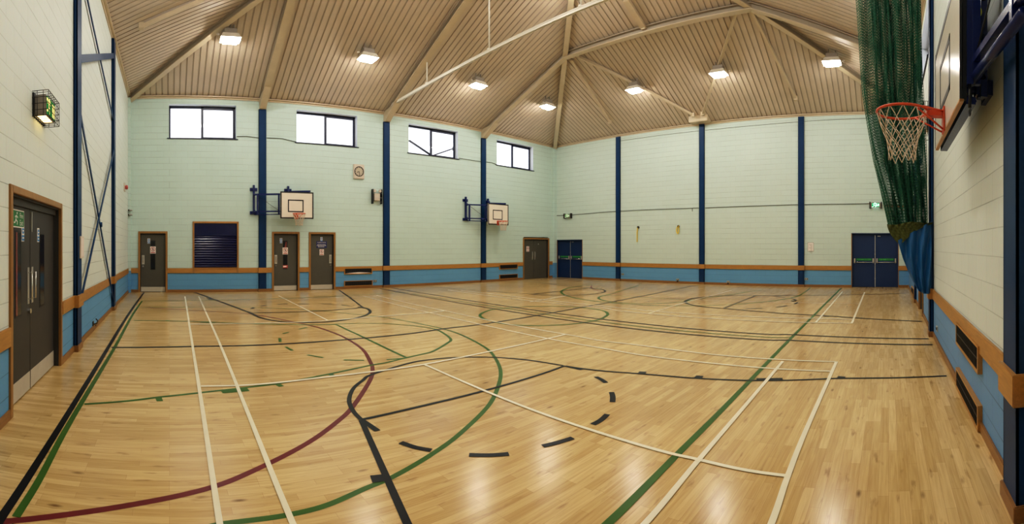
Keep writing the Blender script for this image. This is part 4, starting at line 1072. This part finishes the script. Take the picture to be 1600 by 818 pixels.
def cloth(mb, topL, topR, botL, botR, nu, nv, folds, amp, mat, seed, dx=.22):
    rnd = random.Random(seed); ph = rnd.uniform(0, 6); vs = []; fs = []
    for j in range(nv + 1):
        for i in range(nu + 1):
            t = i / nu; q = j / nv
            yl = pol(q, topL) if False else topL(q); yr = topR(q)
            z = botL(t) * q + botR(t) * (1 - q)
            y = yl + (yr - yl) * t
            x = XN - dx + amp * (.4 + .6 * (1 - abs(q - .4))) * (math.sin(folds * 6.283 * (t + .45 * q) + ph) + .15 * math.sin(folds * 2.3 * 6.283 * t + 2 * q))
            vs.append((x, y, z))
    for j in range(nv):
        for i in range(nu): fs.append((j*(nu+1)+i, j*(nu+1)+i+1, (j+1)*(nu+1)+i+1, (j+1)*(nu+1)+i))
    mb.faces(vs, fs, mat, True)
# olive hem band: q=0 top, q=1 bottom
mb = MB()
cloth(mb, lambda q: yx(1386 + 17*q*q + 3*q), lambda q: yx(1455), lambda t: zy(383 - 32*t - 6*math.sin(t*3.1)), lambda t: zy(351 + 1.5*math.sin(t*9) - 4*t), 70, 8, 7, .035, 'olive', 2, .26)
mb.build('hem_band', root, label='olive canvas hem band')
mb = MB()
def sk_left(q): return yx(pol(q, [(0, 1402), (.35, 1410), (.7, 1421), (.9, 1429), (1, 1434)]))
cloth(mb, sk_left, lambda q: yx(1453.5), lambda t: zy(452 + 5*math.sin(t*2.6)), lambda t: zy(376 - 30*t), 90, 40, 2.6, .05, 'pvc', 5, .25)
mb.build('blue_skirt', root, label='blue cloth skirt pulled to the wall')

# ------------------------------------------------------------------ court markings (painted, parts of the floor)
ZL = [.0012]
def crom(pts, n=8):
    if len(pts) < 3: return [Vector(p) for p in pts]
    P = [Vector(p) for p in pts]; P = [P[0]*2 - P[1]] + P + [P[-1]*2 - P[-2]]; out = []
    for i in range(1, len(P) - 2):
        for k in range(n):
            t = k / n; a, b, c, d = P[i-1:i+3]
            out.append(.5*((2*b) + (c-a)*t + (2*a-5*b+4*c-d)*t*t + (3*b-a-3*c+d)*t**3))
    return out + [P[-2]]
def strip(pts, wd, mat, name, label, smooth=True):
    P = crom(pts) if smooth else [Vector(p) for p in pts]
    P = [Vector((p[0], p[1])) for p in P]; L = []; R = []
    ZL[0] += .00006; z = ZL[0]
    for i, p in enumerate(P):
        t = P[min(i+1, len(P)-1)] - P[max(i-1, 0)]
        n = Vector((-t.y, t.x)).normalized() * wd / 2
        L.append((p.x+n.x, p.y+n.y, z)); R.append((p.x-n.x, p.y-n.y, z))
    mb = MB()
    mb.faces(L + R, [(len(L)+i, len(L)+i+1, i+1, i) for i in range(len(L)-1)], mat, False)
    return mb.build(name, FLOOR, label=label)
def px(L): return [flo(*p) for p in L]
def arc(c, r, a0, a1, n=40): return [(c[0]+r*math.cos(a0+(a1-a0)*i/n), c[1]+r*math.sin(a0+(a1-a0)*i/n)) for i in range(n+1)]
# thin far lines first, near ones last so that crossings read as in the hall
def mx(L, c=8.2): return [(2*c - x, y) for x, y in L]
# --- red netball circles
red = px([(2, 814.5), (100, 804), (200, 789), (330, 761), (398, 734), (480, 692), (525, 660), (552, 634), (579, 592), (582, 575), (578, 564), (567, 546), (544, 530), (520, 519), (492, 510), (456, 502), (389, 490), (300, 484.5), (232, 480.2)])
strip(red, .058, 'lred', 'shooting_circle', 'dark red shooting circle by the left wall')
strip(arc((18.1, 7.6), 4.9, math.radians(118), math.radians(242)), .05, 'lred', 'shooting_circle', 'dark red shooting circle by the far wall')
# --- green basketball court
G = lambda L, lb, wd=.05, sm=True, nm='green_line': strip(L, wd, 'lgreen', nm, lb, sm)
three = px([(352, 817.5), (450, 804), (510, 789), (570, 763), (615, 744), (675, 709), (720, 676), (765, 631), (780, 598), (782, 578), (775, 561), (764, 547), (749, 537), (730, 527), (711, 519), (694, 514), (668, 508), (633, 501), (597, 495), (539, 489), (498, 485), (445, 482), (370, 479.3), (280, 479.5), (215, 480)])
G([(-.92, 2.55), (0, 2.64)] + three, 'green three-point arc on the near side', .052)
G(arc((15.77, 7.6), 4.6, math.radians(96), math.radians(264)) , 'green three-point arc by the far wall', .08)
G([(15.3, 12.2), (17.3, 12.25)], 'green arc end by the far wall'); G([(15.3, 3.03), (17.3, 3.1), (18.6, 3.2)], 'second green arc end by the far wall')
near_key = px([(132, 631), (200, 626), (250, 620), (310, 613.5), (355, 608.5), (398, 603.5), (437, 598.5), (484, 590), (514, 584), (576, 571), (604, 566), (633, 559)])
G(near_key, 'green key side nearer the viewpoint', .05)
far_key = px([(209, 500.2), (261, 501), (315, 502.5), (400, 505.5), (470, 507), (526, 506.5)])
G(far_key, 'green key side farther from the viewpoint', .07)
G(px([(526, 507), (569, 527), (604, 544), (634, 558)]), 'green free-throw line', .055)
G(px([(633, 559), (655, 554), (674, 549.5), (687, 543), (700, 535), (704.5, 530.5), (698, 523.5), (683, 515), (668, 511.5), (640, 508), (615, 506), (595, 505), (558, 505), (524, 506)]), 'green free-throw circle', .055)
for (a, b, lb) in (((442, 521), (451, 518.5), 'first'), ((437, 528), (438, 534), 'second'), ((446, 541.5), (457, 547.5), 'third'), ((480, 554), (505, 558.5), 'fourth'), ((537, 562), (569, 562.5), 'fifth'), ((467, 514), (480, 511), 'sixth'), ((604, 561.5), (632, 559.5), 'seventh')):
    G(px([a, b]), 'short green dash of the free-throw circle, %s' % lb, .055, False, 'circle_dash')
for a, b, wd in (((247, 620), (250, 626.5), .07), ((434, 600), (440, 603.5), .07), ((516, 584), (522, 588.5), .07)):
    G(px([a, b]), 'green tick mark on the near key side', wd, False, 'key_tick')
G(px([(346, 611.5), (388, 608)]), 'broad green block on the near key side', .13, False, 'key_block')
G(px([(314, 502.8), (336, 503.6)]), 'broad green block on the far key side', .16, False, 'key_block')
G(px([(260, 501.2), (262.5, 500)]), 'green tick mark on the far key side', .1, False, 'key_tick')
c2 = (12.95, 7.55)
G(arc(c2, 1.58, math.radians(90), math.radians(270)), 'green free-throw circle by the far wall', .08); G([(12.95, 5.97), (12.95, 9.13)], 'green free-throw line by the far wall')
G([(12.95, 9.13), (17.3, 10.4)], 'green key side by the corner exit'); G([(12.95, 5.97), (17.3, 4.8)], 'green key side by the middle column')
circ = px([(950, 491), (945, 494.7), (933.8, 499.4), (902.5, 505), (865, 507.8), (827.5, 508.4), (790, 506), (762, 499.8), (752.5, 495.6), (750.6, 491), (760, 486), (773, 483), (809, 479.3), (850, 478.3), (884, 478.6), (922.5, 481.8), (939, 484.4), (947, 487), (950, 491)])
G(circ, 'green centre circle', .075)
G(px([(222, 470), (210, 487), (200, 504), (180, 541), (140, 608), (100, 676), (62, 748), (25, 807.5)]), 'green line along the left wall', .055)
G(px([(222, 470), (280, 469.6), (400, 467.4), (560, 460.5), (640, 456)]), 'green sideline under the four windows', .06)
G(px([(1314.5, 450.5), (1312, 452), (1268, 496), (1235, 529), (1202, 563), (1126, 642), (1058, 710), (956, 812)]) + [(1.4, 1.55)], 'green sideline on the hoop side', .062)
G([(8.24, 14.0), flo(771, 478.5), flo(938, 502.5), flo(1180, 525.5), flo(1240, 527)], 'green halfway line between two black lines', .05)
# --- black lines
K = lambda L, lb, wd=.05, sm=True, nm='black_line': strip(L, wd, 'lblack', nm, lb, sm)
K([(-.93, 16.7)] + px([(200, 492), (140, 591), (50, 736), (5, 804.5)]) + [(-1.0, 2.4)], 'black line along the left wall', .062)
K(px([(174, 542.5), (300, 541), (370, 540), (445, 537), (539, 530.5), (640, 521), (696, 513), (750.6, 506.5), (837, 493), (900, 481.6), (964, 470), (1020, 459), (1084, 446)]), 'black line across the hall towards the far wall', .08)
K([(8.75, 16.7)] + px([(640, 454.2), (771, 475), (938, 498), (1180, 521), (1246, 523), (1451, 529)]), 'far black line of the halfway pair', .075)
K([(8.15, 16.7)] + px([(640, 459.2), (771, 482), (938, 507), (1180, 530), (1246, 532), (1457, 538.3)]), 'near black line of the halfway pair', .075)
# near hoop key
K(px([(565, 656), (552, 642), (545.5, 625), (552, 607), (567, 594), (582, 584.5), (640, 567), (678, 561), (719, 558), (771, 558), (818, 561.5), (850, 566), (880, 571)]), 'black free-throw arc of the near hoop')
K(px([(880, 571.5), (938, 579), (1004, 584), (1092, 591), (1163, 594), (1228, 594), (1312, 591), (1400, 590), (1479, 587)]), 'black key side of the near hoop, right', .052)
K(px([(567, 655), (660, 634), (750, 612), (837, 587), (882, 571.5)]), 'black free-throw line of the near hoop', .048)
K(px([(565, 657), (636, 817)]) + [(.55, -.75)], 'black key side of the near hoop, left', .055, False)
for a, b, m_ in (((626, 691), (674, 703.5), (648, 698.5)), ((733, 710.5), (795, 709), (765, 711)), ((848, 697), (895, 684), (872, 691)), ((926, 663), (949, 647), (939, 656)), ((957, 628), (955.5, 612.5), (957.5, 620)), ((947, 598), (931, 588.5), (940, 593)), ((565, 656), (590, 673), (577, 664)), ((883, 571.5), (909, 577.5), (896, 574.5))):
    K(px([a, m_, b]), 'short black dash inside the near free-throw circle', .062, True, 'circle_dash')
for a, b in (((600, 746.5), (580, 748.5)), ((1002, 583.5), (1005, 580.5)), ((1090, 590.5), (1094, 587)), ((1313, 590.5), (1316, 588))):
    K(px([a, b]), 'black tick mark on the near hoop key', .10, False, 'key_tick')
K(px([(1182, 592.5), (1223, 592)]), 'broad black block on the near hoop key', .09, False, 'key_block')
# hoop key under the first back-wall hoop
K(px([(302, 455.5), (340, 469.5), (390, 488)]), 'black key side below the first far hoop, left', .07); K(px([(529, 452.5), (545, 463.5), (567, 480)]), 'black key side below the first far hoop, right', .055)
K(px([(390, 488.5), (445, 487.5), (501, 485.5), (567, 480.5)]), 'black free-throw line below the first far hoop', .08)
K(px([(388, 487), (407, 496), (434, 501.5), (464, 503.5), (501, 503.4), (529, 501), (557, 496.3), (572, 492), (578.5, 487), (575, 482.5), (567, 480)]), 'black free-throw arc below the first far hoop', .08)
for a, b in (((391, 482.5), (397, 480.5)), ((407, 478.3), (416, 477)), ((433.5, 475.5), (449, 474.4)), ((467, 474.5), (483, 474.3)), ((501, 474.2), (518, 474.6)), ((534, 476.3), (547, 477.6)), ((560, 479.3), (570, 481.5))):
    K(px([a, b]), 'short black dash below the first far hoop', .07, False, 'circle_dash')
K(px([(325, 466), (330, 468.3)]), 'black block on the key below the first far hoop, left', .12, False, 'key_block'); K(px([(545, 463.7), (549, 465)]), 'black block on the key below the first far hoop, right', .12, False, 'key_block')
# hoop key under the second back-wall hoop
c3 = (13.1, 11.3)
K(arc(c3, 1.6, math.pi, 2*math.pi), 'black free-throw arc below the second far hoop', .07); K([(11.5, 11.3), (14.7, 11.3)], 'black free-throw line below the second far hoop', .08)
K([(11.5, 11.3), (10.2, 16.7)], 'black key side below the second far hoop, left', .045); K([(14.7, 11.3), (15.9, 16.7)], 'black key side below the second far hoop, right', .045)
# hoop key on the hidden right-wall hoop
c4 = (13.27, 4.42)
K(arc(c4, 1.71, 0, math.pi), 'black free-throw arc by the middle far column', .08); K([(11.56, 4.36), (14.98, 4.47)], 'black free-throw line by the middle far column', .05)
K([(11.56, 4.36)] + px([(1180, 486), (1231, 490), (1286, 493), (1345, 497), (1441, 502)]), 'black key side behind the white court corner', .075)
K([(14.98, 4.47), (16.4, -.7)], 'black key side nearest the far exit doors', .07)
for k in range(1, 6): a = math.radians(180 + k*30); K(arc(c4, 1.71, a-.13, a+.13, 4), 'short black dash by the far exit doors', .07, True, 'circle_dash')
K(px([(1287, 493.3), (1297, 494)]), 'black block behind the white court corner', .12, False, 'key_block'); K(px([(1344, 496.5), (1347, 497.5)]), 'small black mark behind the white court corner', .1, False, 'key_tick')
K(px([(1238, 469.5), (1242, 470.5)]), 'small black square by the far exit doors', .14, False, 'key_tick')
# --- white badminton courts
Wt = lambda L, lb, wd=.05, sm=True: strip(L, wd, 'lwhite', 'white_line', lb, sm)
Wt(px([(289, 463), (301, 541), (316, 637), (343, 817)]) + [(.28, 1.4), (.28, .72)], 'outer white sideline nearer the left wall', .042)
Wt(px([(310.5, 463), (340, 529), (384, 637), (456, 815)]) + [(.72, 1.4), (.72, .72)], 'inner white sideline nearer the left wall', .042)
Wt([(6.85, 14.1)] + px([(640, 474), (696, 485.6), (771, 502), (884, 522.3), (938, 532), (1004, 540), (1126, 555), (1306, 565.3)]), 'outer white sideline beside the halfway lines')
Wt([(6.35, 14.1)] + px([(640, 481), (749, 506.3), (856, 529), (938, 543.5), (1004, 555), (1092, 565.5), (1194, 575), (1302, 580.2)]), 'inner white sideline beside the halfway lines')
Wt(px([(664, 570), (687, 580), (820, 636), (936, 676), (1041, 707), (1092, 718.5), (1160, 734), (1231, 744)]), 'white centre line towards the near hoop', .042)
Wt(px([(435.6, 462), (512.5, 500.6)]), 'white centre line below the first far hoop', .042)
Wt(px([(314, 603.5), (398, 601), (520, 588), (640, 573), (721, 558.3), (764, 549.3), (856, 529), (884, 522.3)]), 'white short service line nearer the viewpoint', .055)
Wt(px([(297, 506.3), (400, 505), (464, 503.3), (512.5, 500.6), (600, 493.7), (668, 488.7), (694, 485.5)]), 'white short service line farther from the viewpoint', .07)
Wt(px([(292, 467), (380, 467.8), (440, 466.8), (540, 464)]) + [flo(590, 462)], 'white long service line below the four windows', .035)
Wt(px([(1223, 564.5), (1160, 639), (1092, 718.5), (1014, 812)]) + [(1.6, 1.38), (.3, 1.36)], 'white long service line on the hoop side', .045)
Wt(px([(1307, 565), (1262, 666), (1231, 744), (1207, 814)]) + [(1.6, .67), (.3, .65)], 'white back line on the hoop side', .045)
Wt(px([(1316.5, 455.5), (1275, 503.5)]), 'white long service line by the far exit doors', .05); Wt(px([(1351, 456.5), (1331, 505)]), 'white back line by the far exit doors', .05)
fo = px([(1332, 505), (1180, 501), (1080, 495.5), (1013, 490), (964, 485), (938, 480.5)]) + [flo(878, 475), flo(780, 464), flo(700, 453)]
Wt(fo, 'outer white sideline of the far court', .06)
fi = px([(1331, 499), (1280, 497.5), (1180, 495), (1080, 490), (1013, 485.5), (950, 479)]) + [flo(850, 468.5), flo(770, 459.5), flo(720, 453.5)]
Wt(fi, 'inner white sideline of the far court', .06)
Wt(px([(1013, 489.8), (1080, 470), (1143, 453.5)]), 'white short service line of the far court', .045)
Wt(px([(828, 471.5), (885, 462)]), 'second white short service line of the far court', .06)
Wt(px([(1077, 468.6), (1180, 471), (1345, 474.5)]), 'white centre line of the far court', .03)

# ------------------------------------------------------------------ sky, camera, view
wd = bpy.data.worlds.new('sky'); scene.world = wd; wd.use_nodes = True
bg = wd.node_tree.nodes['Background']; bg.inputs['Color'].default_value = (.95, .97, 1, 1); bg.inputs['Strength'].default_value = 1.7
cam = bpy.data.cameras.new('camera'); co = bpy.data.objects.new('camera', cam); col.objects.link(co); scene.camera = co
cam.type = 'PANO'; cam.panorama_type = 'CENTRAL_CYLINDRICAL'
U = 800 / FPX
cam.central_cylindrical_range_u_min = -U; cam.central_cylindrical_range_u_max = U
cam.central_cylindrical_range_v_min = -(818 - YH) / FPX; cam.central_cylindrical_range_v_max = YH / FPX
cam.central_cylindrical_radius = 1.0; cam.clip_start = .02
co.location = (0, 0, EYE); co.rotation_euler = (math.pi / 2, 0, -th_(800))
vs = scene.view_settings
vs.view_transform = 'Standard'; vs.look = 'None'; vs.exposure = 0; vs.gamma = 1
vs.use_curve_mapping = True
cv = vs.curve_mapping.curves[3]
for a, b in ((.04, .026), (.18, .165), (.5, .54)): cv.points.new(a, b)
vs.curve_mapping.update()
cy = scene.cycles
cy.use_denoising = True; cy.max_bounces = 8; cy.diffuse_bounces = 5; cy.glossy_bounces = 4; cy.transparent_max_bounces = 8
cy.sample_clamp_indirect = 6; cy.caustics_reflective = False; cy.caustics_refractive = False
for o in bpy.data.objects:
    if '_base' in o: del o['_base']
